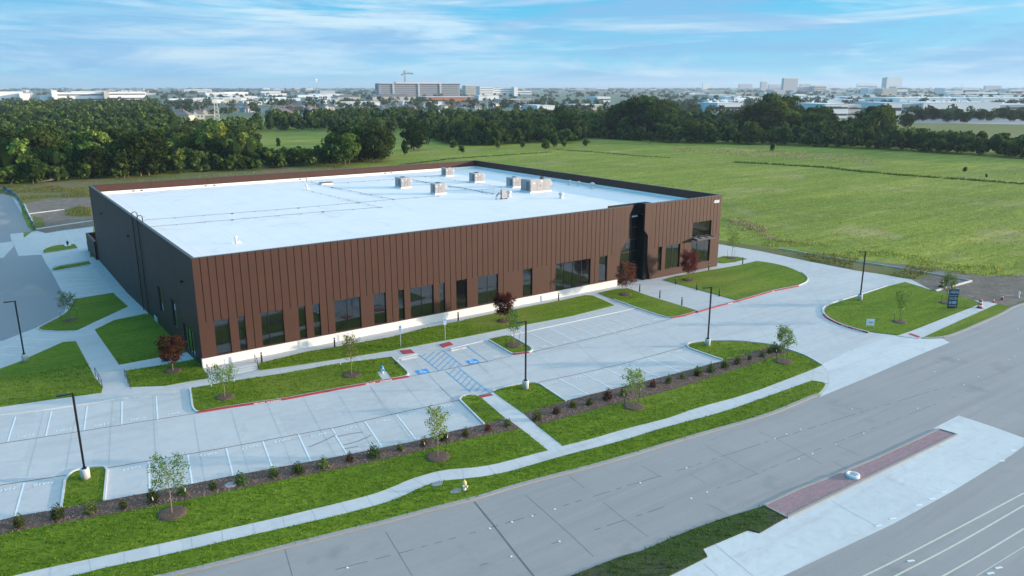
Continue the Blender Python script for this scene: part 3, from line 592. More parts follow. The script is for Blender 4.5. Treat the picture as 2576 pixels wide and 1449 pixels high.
TL = P('Z3', (-20, 1385), (265, 1242), (232, 1185), (560, 1048), (645, 1070), (790, 985), (845, 955), (2080, 350), (1965, 312), (1915, 300), (2100, 208), (2350, 290), (2576, 372))+P('Z3', (2576, 430), (2480, 500), (2040, 770), (1620, 1000), (1090, 1250), (820, 1378), (300, 1600), (-600, 1650))
tl = sheet('turn_lane', TL, .008, CONCB)
mb = MB()
for q in (((300, 1130), (430, 1240), (600, 1378)), ((1180, 835), (1290, 900), (1490, 1010)), ((1560, 650), (1700, 720)), ((240, 1290), (340, 1378))): line_sheet(mb, P('Z3', *q), .035, .013)
mb.build('road_joint', MAT['thin_joint'], tl)
def brick_mat():
    mt, nt, b = newmat('median_brick'); v = coord(nt); w = N(nt, 'ShaderNodeTexBrick'); nt.links.new(v, w.inputs['Vector'])
    w.inputs['Color1'].default_value = (.31, .17, .19, 1); w.inputs['Color2'].default_value = (.37, .21, .235, 1); w.inputs['Mortar'].default_value = (.20, .19, .16, 1)
    w.inputs['Scale'].default_value = 1; w.inputs['Brick Width'].default_value = .42; w.inputs['Row Height'].default_value = .2; w.inputs['Mortar Size'].default_value = .02
    nt.links.new(mixc(nt, ramp(nt, noise(nt, 5, 6, .7), .58, .66), w.outputs['Color'], (.17, .19, .13)), b.inputs['Base Color']); b.inputs['Roughness'].default_value = .9; return mt
bm_ = sheet('brick_median', P('Z3', (692, 872), (845, 950), (2072, 352), (1958, 318), (1750, 415), (1500, 530), (1200, 655), (900, 770)), .08, brick_mat(), -.02)
kerb(P('Z3', (848, 955), (680, 870), (900, 764), (1200, 648), (1500, 523), (1750, 408), (1955, 312), (2085, 350), (845, 957)), .18, .12, MAT['dirty_kerb'])
lawn(P('Z3', (-20, 1385), (265, 1240), (232, 1183), (560, 1046), (645, 1066), (790, 982), (840, 955), (680, 872), (400, 957), (200, 1027), (0, 1108))+P('Z2', (2350, 1262), (2200, 1302), (2000, 1378), (1820, 1449), (1500, 1600), (1700, 1800)), .08, MEDG)
mb = MB()
for q in (((700, 1700), (1420, 1378), (2000, 1080), (2576, 773)), ((900, 1750), (1640, 1378), (2100, 1140), (2576, 863)), ((1300, 1750), (1990, 1378), (2300, 1200), (2576, 1033))): line_sheet(mb, chaikin(P('Z3', *q), 2), .11, .006)
line_sheet(mb, P('Z3', (2230, 1378), (2576, 1165)), .05, .006); mb.build('lane_line', CREAM, RD)
# utility ring on brick median
u = empty('utility_ring', 'white concrete utility ring with short pipe stubs on the brick median', 'utility ring', at('Z3', 1325, 660))
MB().lathe([(.42, .0), (.48, .1), (.46, .28), (.38, .32), (.30, .28), (.28, .12)], 20).build('collar', WHITE, u, True)
mb = MB(); [mb.tube([(x, y, .1), (x, y, .42)], .05, 6) for x, y in ((-.12, .05), (.1, .1), (.05, -.12))]; mb.build('pipe_stub', SILV, u)

# handhole covers
for k, x, y, lb in (('Z2', 925, 805, 'grey meter box lid in the verge grass beside the yellow hydrant'), ('Z2', 780, 750, 'grey meter box lid at the lower edge of the curving sidewalk')):
    o = MB().prism([(.45*math.cos(t*PI/6), .28*math.sin(t*PI/6)) for t in range(12)], .06, .10).build('meter_box_lid', MAT['grey_drive']); o.location = at(k, x, y); tag(o, lb, 'meter box lid')
o = MB().lathe([(.42, .03), (.42, .07), (.38, .085)], 20).build('manhole_cover', MAT['dirty_kerb']); o.location = at('Z1', 1770, 755); tag(o, 'round grey concrete manhole cover in the mulch bed', 'manhole cover')

# ------------------------------------------------------------------ the building
BW, BL, BH, ZR = 76.32, 68.86, 11.0, 9.35
bld = empty('office_warehouse', 'large dark brown flat roofed warehouse office with vertical panel grooves and white roof', 'building')
anch = [(0, 0), (2, 1.42), (4, 2.9), (5, 3.72), (6, 4.45), (8, 6.03), (11, 8.35), (18, 13.93), (42, 32.33), (67, 51.14), (75, 57.16)]
def kx(k):
    for (a, b), (c, d) in zip(anch, anch[1:]):
        if k <= c: return b+(d-b)*(k-a)/(c-a)
def kr(k): return 60.88+.768*k
T = .28; G0 = .07; GW = .075
jL = [(BH, 57.94), (9.66, 57.2), (6.63, 57.2), (5.7, 56.48), (4.95, 55.83), (2.97, 55.66), (0.95, 55.85), (0, 55.9)]
jR = [(BH, 60.24), (7.32, 60.26), (6.5, 60.99), (2.6, 61.08), (.1, 61.75), (0, 61.75)]
def je(j, z):
    for (a, b), (c, d) in zip(j, j[1:]):
        if z >= c: return b+(d-b)*(z-a)/(c-a)
    return j[-1][1]
wins = [(kx(a), kx(b)) for a, b in ((2, 4), (5, 6), (8, 11), (13, 14), (15, 16), (18, 22), (24, 26), (28, 29), (30, 34), (35, 36), (38, 40), (42, 46), (51, 53), (58, 66), (68, 70))]
SILL, HEAD = 1.03, 4.58
WL = [(a, b, SILL, HEAD) for a, b in wins]; WR = [(63.16, 63.98, SILL, HEAD), (64.72, 67.79, SILL, HEAD), (70.2, 74.36, 1.08, 7.4)]
full = {7, 17, 27, 37, 47, 57, 67}
def gz(k, x):
    """height at which a groove stops"""
    for a, b, s, h_ in WL+WR:
        if a-.12 <= x <= b+.12: return h_+(.02 if a+.12 < x < b-.12 else 0)
    return None
grooves = []
for k in range(1, 75):
    x = kx(k); z = gz(k, x)
    grooves.append((x, SILL if k in full else (z if z else 4.55)))
for k in range(1, 20):
    x = kr(k); z = gz(k, x)
    grooves.append((x, 1.1 if k == 10 else (z if z else (5.2 if k >= 17 else 4.6))))
face = MB(); groove = MB()
def col(x0, x1, z0, z1):
    if x1-x0 > .004 and z1-z0 > .004: face.box(x0, x1, 0, T, z0, z1)
gl = sorted(grooves)
def segs(X0, X1, wl, zb):
    """straight part of the facade as vertical runs"""
    xs = sorted(set([X0, X1]+[v for a, b, _, _ in wl for v in (a, b) if X0 < v < X1]+[v for x, _ in gl for v in (x-GW/2, x+GW/2) if X0 < v < X1]))
    for a, b in zip(xs, xs[1:]):
        mx = (a+b)/2; gg = [z for x, z in gl if abs(x-mx) < GW/2]; w = [q for q in wl if q[0] < mx < q[1]]
        zt = BH
        if gg: zt = gg[0]; lo = w[0][3] if w else gg[0]; groove.box(a, b, G0, T, max(zt, lo), BH)
        if w:
            if not gg: col(a, b, w[0][3], BH)
            col(a, b, zb, w[0][2])
        else: col(a, b, zb, zt)
segs(0, 54.9, WL, .93)
segs(62.1, BW, WR, .0)
def trap(e, side, x_fixed, zb):
    zs = sorted(set([z for z, _ in e]+[BH, zb])); zs = [z for z in zs if zb <= z <= BH]
    for a, b in zip(zs, zs[1:]):
        ea, eb = je(e, a+1e-6), je(e, b)
        p = [(x_fixed, a), (ea, a), (eb, b), (x_fixed, b)]
        if side > 0: p = [(ea, a), (x_fixed, a), (x_fixed, b), (eb, b)]
        face.xz(p, 0, T)
trap(jL, -1, 54.9, 0); trap(jR, 1, 62.1, 0)

mb = MB()
for x, z in gl:
    if 54.9 < x < 57.1:
        mb.box(x-GW/2, x+GW/2, -.004, .002, max(z, 4.6 if x < 56.3 else 6.7), BH-.02)
    if 60.3 < x < 62.1: mb.box(x-GW/2, x+GW/2, -.004, .002, 4.6 if x > 61.2 else 6.9, BH-.02)
fn_ = len(face.f); face.v += groove.v; base_ = len(face.v)-len(groove.v); face.f += [tuple(i+base_ for i in f) for f in groove.f]; base_ = len(face.v); face.v += mb.v; face.f += [tuple(i+base_ for i in f) for f in mb.f]
fw = face.build('front_wall', BROWN, bld); fw.data.materials.append(GROOVE)
for p_ in fw.data.polygons[fn_:]: p_.material_index = 1
MB().box(-.06, 55.3, -.10, T, 0, .93).build('stone_base', STONE, bld)
# left, back and right walls with openings
LWW = [(16.95, 18.95, 1.34, 4.42), (10.1, 12.0, 1.3, 4.42), (2.9, 7.2, .02, 2.9)]
RWW = [(1.2, 2.6, 1.1, 4.4), (3.0, 4.4, 1.1, 4.4), (4.8, 6.2, 1.1, 4.4)]
lw = MB()
def wallY(mb, X0, X1, Y0, Y1, ops, z0, z1):
    ys = sorted(set([Y0, Y1]+[v for o in ops for v in o[:2]]))
    for a, b in zip(ys, ys[1:]):
        w = [o for o in ops if o[0] < (a+b)/2 < o[1]]
        if w: mb.box(X0, X1, a, b, z0, w[0][2]) if w[0][2] > z0 else None; mb.box(X0, X1, a, b, w[0][3], z1)
        else: mb.box(X0, X1, a, b, z0, z1)
wallY(lw, 0, T, T, BL, LWW, -2, BH); lw.build('side_wall', BROWN, bld)
rw = MB(); wallY(rw, BW-T, BW, T, BL, RWW, -.5, BH); rw.build('side_wall', BROWN, bld)
mb = MB(); mb.box(T, BW-T, BL-T, BL, -2, BH); mb.build('back_wall', BROWN, bld)
for y in np.arange(8.6, BL, 8.6):
    MB().box(-.003, .01, y-.03, y+.03, -2, BH).build('panel_joint', GROOVE, bld); MB().box(BW-T-.004, BW-T+.01, y-.05, y+.05, ZR+.45, BH).build('panel_joint', GROOVE, bld)
for x in np.arange(9.5, BW, 9.5): MB().box(x-.05, x+.05, BL-T-.004, BL-T+.01, ZR+.45, BH).build('panel_joint', GROOVE, bld)
# roof slab with notch over the entry
RF = [(T, T), (56.9, T), (57.2, 1.6), (60.6, 1.6), (60.6, T), (BW-T, T), (BW-T, BL-T), (T, BL-T)]
rf = MB().prism(RF, ZR-.3, ZR).build('roof', ROOFM, bld)
mb = MB()
mb.box(T, BW-T, BL-T-.10, BL-T-.002, ZR, ZR+.45); mb.box(BW-T-.10, BW-T-.002, T, BL-T-.1, ZR, ZR+.45); mb.box(T+.002, T+.1, T, BL-T-.1, ZR, ZR+.45); mb.box(T+.1, 56.9, T+.002, T+.1, ZR, ZR+.45); mb.box(60.7, BW-T-.1, T+.002, T+.1, ZR, ZR+.45)
mb.build('roof_flashing', FLASH, rf)
mb = MB(); mb.box(-.03, T+.03, -.03, BL+.03, BH, BH+.05); mb.box(BW-T-.03, BW+.03, -.03, BL+.03, BH, BH+.05); mb.box(T+.03, BW-T-.03, BL-T-.03, BL+.03, BH, BH+.05); mb.box(T+.03, 57.9, -.03, T+.03, BH, BH+.05); mb.box(60.28, BW-T-.03, -.03, T+.03, BH, BH+.05)
mb.build('coping', COPING, bld)
mb = MB()
for x in (6.6, 7.9, 18.5, 20, 36, 37.3, 54, 55.4): MB().box(x-.22, x+.22, BL-T-.13, BL-T-.102, ZR+.15, ZR+.33).build('scupper', BLACK, bld)
# entry recess
mb = MB(); mb.box(54.9, 60.5, 1.75, 1.9, 0, BH); mb.box(60.6, 62.1, T, 1.9, 0, BH); mb.box(54.9, 57.0, T, .5, HEAD+.2, BH); mb.build('entry_recess', bw('charcoal_cladding', (.010, .011, .012), .6, 0, .2), bld)
mb = MB(); mb.box(54.95, 59.0, 1.45, 1.5, .3, 9.3); mb.build('entry_glazing', GLASS, bld)
mb = MB()
for x in (55.1, 57.0, 59.0, 60.4): mb.box(x-.06, x+.06, 1.38, 1.56, 0, 9.4)
for z in (.2, 2.6, 4.2, 5.9, 7.6, 9.35): mb.box(55.16, 60.34, 1.40, 1.54, z-.05, z+.05)
mb.build('entry_mullion', BLACK, bld)
ed = MB().box(59.1, 60.3, 1.46, 1.52, .25, 2.55).build('entry_door', GLASS, bld); MB().box(59.25, 59.29, 1.36, 1.40, .9, 1.7).build('handle', SILV, ed)
# windows
IL = bw('interior_wall', (.38, .38, .35), .9); IFL = bw('interior_floor', (.30, .34, .30), .7)
def window(a, b, s, h_, mull, yg=.2, mat=GLASS, label=None, tr=()):
    f = MB(); w = .05
    f.box(a, a+w, yg-.05, yg+.07, s, h_); f.box(b-w, b, yg-.05, yg+.07, s, h_); f.box(a+w, b-w, yg-.05, yg+.07, s, s+w); f.box(a+w, b-w, yg-.05, yg+.07, h_-w, h_)
    for x in mull: f.box(x-w/2, x+w/2, yg-.05, yg+.07, s+w, h_-w)
    for z in tr: f.box(a+w, b-w, yg-.05, yg+.07, z-w/2, z+w/2)
    fo = f.build('window', BLACK, bld)
    if label: fo['label'] = label
    MB().quad((a+w, yg, s+w), (b-w, yg, s+w), (b-w, yg, h_-w), (a+w, yg, h_-w)).build('pane', mat, fo)
    return fo
for i, (a, b, s, h_) in enumerate(WL):
    w = b-a; m_ = []
    if 2 < w < 3.4: m_ = [a+w/2] if i not in (2, ) else [a+w*.33]
    if i == 5: m_ = [a+w/2]
    if w > 4: m_ = [a+w*.25, a+w*.5, a+w*.75]
    window(a, b, s, h_, m_)
window(*WR[0], []); window(*WR[1], [66.2]); window(*WR[2], [71.6], tr=(5.1,), mat=GLASSC, label='tall corner window over two storeys crossed by a canopy')
for a, b, s, h_ in RWW+LWW:
    X = BW-.14 if (a, b, s, h_) in RWW else .14
    f = MB(); w = .05
    f.box(X-.06, X+.06, a, a+w, s, h_); f.box(X-.06, X+.06, b-w, b, s, h_); f.box(X-.06, X+.06, a+w, b-w, s, s+w); f.box(X-.06, X+.06, a+w, b-w, h_-w, h_)
    for k in ((.33, .66) if b-a > 3 else ()): f.box(X-.06, X+.06, a+(b-a)*k-.03, a+(b-a)*k+.03, s+w, h_-w)
    fo = f.build('entrance_door' if b-a > 3 else 'window', BLACK, bld); MB().quad((X, a+w, s+w), (X, b-w, s+w), (X, b-w, h_-w), (X, a+w, h_-w)).build('pane', GLASSC if X > 5 else GLASS, fo)
mb = MB()
[mb.quad((a, y, .9), (b, y, .9), (b, 12, .9), (a, 12, .9)) for a, b, y in ((T, 54.8, T), (54.8, 62.2, 1.95), (62.2, BW-T, T))]; mb.build('interior_floor', IFL, bld)
mb = MB(); mb.box(T, 68.4, 8.0, 8.1, .9, 5); mb.box(68.4, 68.5, T+1.5, 8.1, .9, ZR-.4)
for x in (4.6, 12.9, 23, 37, 43, 52, 62.5): mb.box(x, x+.1, 2.6, 8, .9, 5)
mb.build('interior_wall', IL, bld)
mb = MB(); mb.box(T, 54.8, T, 8.1, 5.0, 5.1); mb.box(62.2, 68.4, T, 8.1, 5.0, 5.1); mb.build('interior_ceiling', IL, bld)
# canopy, number, lights, pipes
cp = MB(); cp.box(70.0, 74.1, -1.25, -1.13, 4.85, 5.12); cp.box(70.0, 70.12, -1.13, 0, 4.85, 5.12); cp.box(73.98, 74.1, -1.13, 0, 4.85, 5.12); cp.box(71.3, 71.4, -1.13, 0, 4.9, 5.1); cp.box(72.7, 72.8, -1.13, 0, 4.9, 5.1)
cp = cp.build('canopy', bw('dark_bronze', (.06, .035, .03), .5), bld); MB().box(70.12, 73.98, -1.13, -.01, 4.94, 4.98).build('louvre', SILV, cp)
text_mesh('street_number', '4000', .62, WHITE, Matrix.Translation((75.15, -.03, 10.12)) @ Matrix.Rotation(PI/2, 4, 'X'), bld, .025, bold=.02, sx=.95)
for y in (57.66, 34.71, 5.09): MB().box(-.30, 0, y-.2, y+.2, 7.68, 7.86).build('wall_light', BLACK, bld)
MB().box(61.9, 62.3, -.12, 0, 1.1, 1.3).build('wall_light', BLACK, bld)
for y in (29.6, 26.2):
    z0 = hgt(0, y)
    MB().tube([(-.12, y, z0), (-.12, y, BH+.15), (-.1, y, BH+.45), (.05, y, BH+.62), (.35, y, BH+.62), (.5, y, BH+.45), (.5, y, ZR+.2)], .055, 6).build('gas_pipe', BLACK if y < 0 else GROOVE, bld)
MB().box(-.10, 0, 21.5, 23, -1.2, -.2).build('utility_box', SILV, bld)
# screen wall beyond the far corner of the building
mb = MB(); mb.box(-.4, 0, BL+.05, 78.5, -1.8, 1.5); mb.box(-.4, 9, 78.5, 78.8, -1.8, 1.5)
tag(mb.build('screen_wall', BROWN), 'low dark screen wall past the far left corner of the warehouse', 'wall')

# roof pipes, units and vents
RTG0 = bw('support_block', (.45, .44, .42), .7)
def rl(fr, *pts):
    out = []
    for x, y in pts: q = GZ(*D(fr, x, y), ZR+.12); out.append((q[0], q[1], ZR+.12))
    return out
def roofpipe(fr, pts, r, label):
    path = rl(fr, *pts); o = MB().tube(path, r, 6)
    o = o.build('roof_pipe', bw('pipe_grey', (.30, .31, .32), .5) if 'pipe_grey' not in MAT else MAT['pipe_grey']); tag(o, label, 'pipe')
    for a, b in zip(path, path[1:]):
        L = math.dist(a, b); k = max(1, int(L/3))
        for i in range(k+1):
            t = i/k; x = a[0]+(b[0]-a[0])*t; y = a[1]+(b[1]-a[1])*t; MB().box(x-.12, x+.12, y-.12, y+.12, ZR+.002, ZR+.09).build('pipe_support', RTG0, o)
roofpipe('N3', [(-1088, 972), (0, 887), (825, 820), (2010, 715), (2576, 672)], .035, 'dark gas pipe running across the whole width of the white roof')
roofpipe('N3', [(-1063, 1061), (0, 968), (1130, 868), (1870, 812)], .035, 'shorter gas pipe parallel to and nearer than the long roof pipe')
roofpipe('N3', [(920, 480), (1240, 562), (2010, 715)], .03, 'thin pipe from the back parapet running forward to the long roof pipe')
roofpipe('N3', [(900, 595), (1580, 752), (1830, 812)], .02, 'thinnest pipe crossing both long roof pipes on the left half')
roofpipe('N3', [(1250, 515), (2010, 465)], .03, 'pipe from the roof hatch to the left rooftop unit')
roofpipe('Y4', [(485, 243), (730, 290), (1040, 335), (1320, 388)], .05, 'thick pipe crossing between the middle rooftop units')
roofpipe('Y4', [(480, 225), (640, 215), (790, 205)], .03, 'pipe ending at the rearmost rooftop unit')
roofpipe('Y4', [(500, 300), (820, 297), (1080, 275)], .03, 'pipe joining the left rooftop unit and the centre rear unit')
roofpipe('Y4', [(845, 352), (1140, 350), (1500, 322)], .03, 'pipe joining the front left rooftop unit and the right unit')
roofpipe('Y4', [(700, 225), (1060, 270), (1400, 318)], .02, 'thin pipe running past the front of the centre rear unit')
roofpipe('Y4', [(1200, 370), (1320, 385), (1610, 360)], .03, 'short pipe ending at the largest rooftop unit')
RTG = bw('galvanised_grey', (.36, .345, .335), .55, .1); RTD = bw('unit_dark_grille', (.12, .12, .125), .6); RTL = bw('unit_top_grey', (.48, .47, .46), .6)
def rtu(ul, un, ur, hh, label, big=False):
    A = GZ(*D('Y4', *ul), ZR+.2); B = GZ(*D('Y4', *un), ZR+.2); Cc = GZ(*D('Y4', *ur), ZR+.2)
    w = abs(Cc[0]-B[0]); d = abs(A[1]-B[1]); w = max(w, 1.7)
    r = empty('rooftop_unit', label, 'rooftop unit', (B[0], B[1], ZR), 0, 'air handling units on the white roof')
    MB().box(-.12, w+.12, -.12, d+.12, .001, .22).build('curb', FLASH, r)
    MB().box(0, w, 0, d, .22, hh).build('cabinet', RTG, r)
    MB().box(-.04, w+.04, -.04, d+.04, hh, hh+.06).build('lid', RTL, r)
    h = MB(); h.xz([(w, hh*.42), (w+.55, hh*.62), (w+.5, hh*.70), (w, hh)], .15, d-.15); h.build('intake_hood', RTL, r)
    gsq = MB()
    for z in np.arange(.45, hh-.2, .16): gsq.box(-.03, 0, d*.15, d*.45, z, z+.09)
    gsq.build('grille', RTD, r)
    pn = MB()
    for k in (.33, .66): pn.box(w*k-.015, w*k+.015, -.02, 0, .3, hh-.1)
    pn.box(.1, .16, -.03, 0, hh*.5, hh*.62); pn.box(w*.45, w*.5, -.03, 0, hh*.5, hh*.62); pn.build('panel_seam', RTD, r)
    lb = MB(); lb.box(w*.12, w*.22, -.015, 0, hh*.72, hh*.84); lb.box(w*.5, w*.6, -.015, 0, hh*.85, hh*.95); lb.build('sticker', WHITE, r)
    fans = ((.5, .5),) if not big else ((.74, .35), (.90, .65))
    for fx, fy in fans:
        c = (w*fx, d*fy, hh+.06); f = MB().lathe([(.42, 0), (.42, .12 if not big else .3), (.36, .12 if not big else .3), (.34, .03)], 16, c).build('fan_guard', RTD, r, True)
    if big:
        MB().box(.2, w*.55, .2, d-.2, hh+.061, hh+.12).build('filter_deck', RTL, r)
    return r
rtu((330, 312), (400, 325), (498, 318), 1.75, 'grey rooftop unit, the leftmost on the white roof')
rtu((655, 380), (738, 387), (830, 375), 1.75, 'grey rooftop unit standing nearest the front among the small ones')
rtu((800, 200), (845, 208), (918, 205), 1.6, 'small grey rooftop unit, the rearmost by the back parapet')
rtu((1072, 260), (1135, 270), (1220, 262), 1.7, 'grey rooftop unit in the centre rear of the cluster')
rtu((1425, 310), (1515, 320), (1600, 312), 1.7, 'grey rooftop unit just left of the largest unit')
rtu((1615, 350), (1690, 370), (1885, 350), 2.05, 'largest and widest grey rooftop unit with two top fans', True)
q = GZ(*D('Y4', 1420, 440), ZR); c_ = empty('condenser', 'slim upright condenser box with black hoses standing on the roof', 'condenser', (q[0], q[1], ZR))
MB().box(-.45, .45, -.2, .2, .12, 1.55).build('cabinet', RTG, c_); MB().box(-.6, -.3, -.25, .25, 0, .12).build('foot', BLACK, c_); MB().box(.3, .6, -.25, .25, 0, .12).build('foot', BLACK, c_)
for k in (0, 1): MB().tube([(-.45, 0, .75+.15*k), (-.9, 0, .9+.2*k), (-1.25-.2*k, 0, .6), (-1.3-.2*k, 0, 0.02)], .05, 6).build('hose', BLACK, c_)
for i, (x, y, s, lb) in enumerate(((2080, 300, 1, 'white roof vent, leftmost of the three near the right parapet'), (2168, 312, 1, 'white roof vent, middle one of three near the right parapet'), (2305, 335, 1.2, 'white roof vent, rightmost of the three near the right parapet'), (1995, 435, 1.1, 'white roof vent alone on the bare front part of the roof'), (1475, 420, 1.2, 'white roof vent beside the slim condenser'))):
    q = GZ(*D('Y4', x, y), ZR); v = empty('roof_vent', lb, 'roof vent', (q[0], q[1], ZR)); v.scale = (s, s, s)
    MB().lathe([(.28, 0), (.28, .35), (.22, .36), (.22, .5)], 12).build('stack', FLASH, v, True); MB().lathe([(.2, .5), (.42, .55), (.42, .75), (.1, .9)], 12).build('cap', SILV, v, True)
q = GZ(*D('N3', 1172, 530), ZR); hch = empty('roof_hatch', 'flat dark topped roof hatch on the left rear of the roof', 'roof hatch', (q[0], q[1], ZR))
MB().box(-1.1, 1.1, -.6, .6, 0, .3).build('curb', FLASH, hch); MB().box(-1.15, 1.15, -.65, .65, .3, .42).build('lid', DGREY, hch)
for fr, x, y, lb in (('N3', 930, 592, 'white pipe valve cluster on the left part of the roof'), ('Z4', 2210, 105, 'white pipe valve cluster near the front left of the roof'), ('N3', 935, 500, 'white valve cluster against the back parapet')):
    q = GZ(*D(fr, x, y), ZR); v = empty('valve_cluster', lb, 'valve', (q[0], q[1], ZR))
    MB().tube([(-.5, 0, .1), (.6, 0, .1)], .06, 6).build('pipe', FLASH, v); MB().lathe([(.14, .05), (.14, .6), (.2, .65), (.2, .8), (.05, .85)], 10).build('valve_body', FLASH, v, True)
    MB().lathe([(.08, .05), (.08, .4), (.15, .45), (.03, .5)], 8, (.35, .1, 0)).build('gauge', SILV, v)

# ------------------------------------------------------------------ street furniture
def lamp_proto():
    r = empty('street_lamp', '', 'street lamp')
    MB().lathe([(.30, 0), (.30, .78), (.28, .82)], 20).build('concrete_base', CONCB, r, True)
    MB().prism([(-.14, -.14), (.14, -.14), (.14, .14), (-.14, .14)], .82, .90).prism([(-.065, -.065), (.065, -.065), (.065, .065), (-.065, .065)], .90, 6.55).build('pole', BLACK, r)
    a = MB().box(-.35, .05, -.04, .04, 6.45, 6.53).build('arm', BLACK, r)
    MB().prism([(-.95, -.16), (-.35, -.13), (-.35, .13), (-.95, .16)], 6.44, 6.53).build('lamp_head', BLACK, r)
    return r
lamps = [('Z1', 660, 705, 'black lamp post on the grass island in the nearest left stalls', 2.9), ('Z6', 571, 1225, 'black lamp post at the grass corner beside the crossing path', 2.9), ('Z6', 2273, 823, 'black lamp post on the right island at the end of the stalls', 2.7), ('Z7', 1283, 538, 'black lamp post on the far right lawn by the drive', 2.7), ('Z4', 237, 1212, 'black lamp post on the shaded lawn at the far left', 2.95)]
lp = lamp_proto()
for i, (fr, x, y, lb, a) in enumerate(lamps):
    o = lp if i == 0 else copy_tree(lp); o.location = at(fr, x, y); o.rotation_euler = (0, 0, a-PI); o['label'] = lb; o['group'] = 'parking lot lamp posts'
def boll():
    r = empty('bollard_light', '', 'bollard'); MB().lathe([(.085, 0), (.085, .84)], 12).build('post', BLACK, r, True); MB().lathe([(.07, .84), (.07, .93)], 12).build('lens', SILV, r, True); MB().lathe([(.088, .93), (.088, 1.02), (.05, 1.06), (.01, 1.07)], 12).build('cap', BLACK, r, True); return r
bp = boll()
BO = [('Z5', 278, 975, 'black bollard light, leftmost along the stone base, by the steps'), ('Z5', 960, 833, 'second bollard light from the left along the stone base'), ('Z5', 2115, 587, 'bollard light along the stone base behind the two accessible signs'), ('Z6', 880, 402, 'rightmost bollard light along the stone base walk'),
      ('Z6', 1638, 317, 'bollard light on the left edge of the entry plaza, nearest the door'), ('Z6', 1827, 375, 'middle bollard light on the left edge of the entry plaza'), ('Z6', 2033, 442, 'bollard light on the left edge of the plaza, nearest the drive'), ('Z6', 1977, 245, 'bollard light on the right edge of the plaza, nearest the building'), ('Z6', 2173, 300, 'middle bollard light on the right edge of the entry plaza'), ('Z6', 2383, 358, 'bollard light on the right edge of the plaza beside the lamp post'), ('Z6', 2285, 115, 'bollard light below the tall corner window'), ('Y5', 1860, 1040, 'farthest bollard light, past the right corner of the building')]
for i, (fr, x, y, lb) in enumerate(BO):
    o = bp if i == 0 else copy_tree(bp); o.location = at(fr, x, y); o['label'] = lb; o['group'] = 'bollard lights along the walks'
def hydrant(fr, x, y, lb, body, cap, s=1.0):
    r = empty('fire_hydrant', lb, 'fire hydrant', at(fr, x, y), .5); r.scale = (s, s, s)
    MB().lathe([(.19, 0), (.19, .05), (.12, .06), (.12, .50), (.17, .51), (.17, .56)], 14).build('barrel', body, r, True)
    MB().lathe([(.17, .56), (.15, .66), (.09, .75), (.04, .77), (.04, .83), (.01, .84)], 14).build('bonnet', cap, r, True)
    MB().tube([(-.24, 0, .42), (.24, 0, .42)], .065, 10).build('hose_nozzle', cap, r); MB().tube([(0, 0, .38), (0, -.25, .38)], .085, 10).build('pumper_nozzle', cap, r)
hydrant('Z2', 990, 795, 'pale yellow and white fire hydrant in the verge by the road', WHITE, YELL)
hydrant('Z5', 1405, 1080, 'silver fire hydrant with blue cap on the pad in the lawn', SILV, BLUE)
hydrant('N1', 1270, 1212, 'dark fire hydrant on a pale pad at the far left island', BLACK, BLACK, 1.1)
sheet('hydrant_pad', P('N1', (1190, 1195), (1310, 1175), (1340, 1218), (1220, 1238)), .09, CONCB, 0)
sheet('hydrant_pad', P('Z5', (1357, 1072), (1442, 1061), (1488, 1130), (1408, 1147)), .05, CONC, 0)
for fr, x, y, lb in (('Z5', 1578, 838, 'white accessible parking sign on a post, left of the two'), ('Z5', 1993, 765, 'white accessible parking sign on a post, right of the two')):
    r = empty('parking_sign', lb, 'sign', at(fr, x, y), -.35, 'accessible parking signs')
    MB().tube([(0, 0, 0), (0, 0, 2.45)], .03, 8).build('post', SILV, r)
    pl = MB().box(-.16, .16, -.045, -.03, 1.75, 2.5).build('plate', WHITE, r); MB().box(-.09, .09, -.05, -.046, 2.2, 2.4).build('symbol_panel', BLUE, pl)
    for z in (2.08, 2.0, 1.88): MB().box(-.1, .1, -.05, -.046, z-.015, z+.015).build('text_line', BLUEL, pl)
for q in (((790, 598), (1120, 535)), ((1785, 418), (2090, 352))):
    a, b = P('K1', *q); mb = MB(); sweep(mb, [a, b], .15, 0, .13, 0, dens=False)
    tag(mb.build('wheel_stop', CONCB), 'white concrete wheel stop in the %s accessible stall' % ('left' if q[0][0] < 1000 else 'right'), 'wheel stop')
def rail(p, q, lb, n=3, h=.92, step=0.0):
    a = Vector(p); b = Vector(q); r = empty('handrail', lb, 'handrail', a); d = b-a
    for k in range(n):
        t = k/(n-1); MB().tube([d*t, d*t+Vector((0, 0, h))], .025, 6).build('post', BLACK, r)
    MB().tube([Vector((0, 0, h)), d+Vector((0, 0, h))], .027, 6).build('top_rail', BLACK, r); MB().tube([Vector((0, 0, h*.5)), d+Vector((0, 0, h*.5))], .02, 6).build('lower_rail', BLACK, r)
rail(at('Z4', 895, 1350), at('Z4', 960, 1460), 'black handrail on the left side of the left walk steps')
rail(at('Z4', 1172, 1368), at('Z4', 1225, 1465), 'black handrail on the right side of the left walk steps')
rail(at('K2', 630, 1000), at('K2', 700, 1145), 'black handrail beside the near corner of the building', 2)
rail(at('K2', 1745, 772), at('K2', 1812, 905), 'black handrail beside the leftmost bollard', 2)
# broad steps between the two handrails
mb = MB()
s0 = P('K2', (620, 1000), (1750, 780)); s1 = P('K2', (690, 1140), (1820, 900))
for k in range(3):
    t0, t1 = k/3, (k+1)/3; a = [(s0[i][0]+(s1[i][0]-s0[i][0])*t0, s0[i][1]+(s1[i][1]-s0[i][1])*t0) for i in (0, 1)]; b = [(s0[i][0]+(s1[i][0]-s0[i][0])*t1, s0[i][1]+(s1[i][1]-s0[i][1])*t1) for i in (0, 1)]
    mb.prism([a[0], b[0], b[1], a[1]], 0, .12-.035*k)
o = mb.build('step', CONCB); o['kind'] = 'structure'
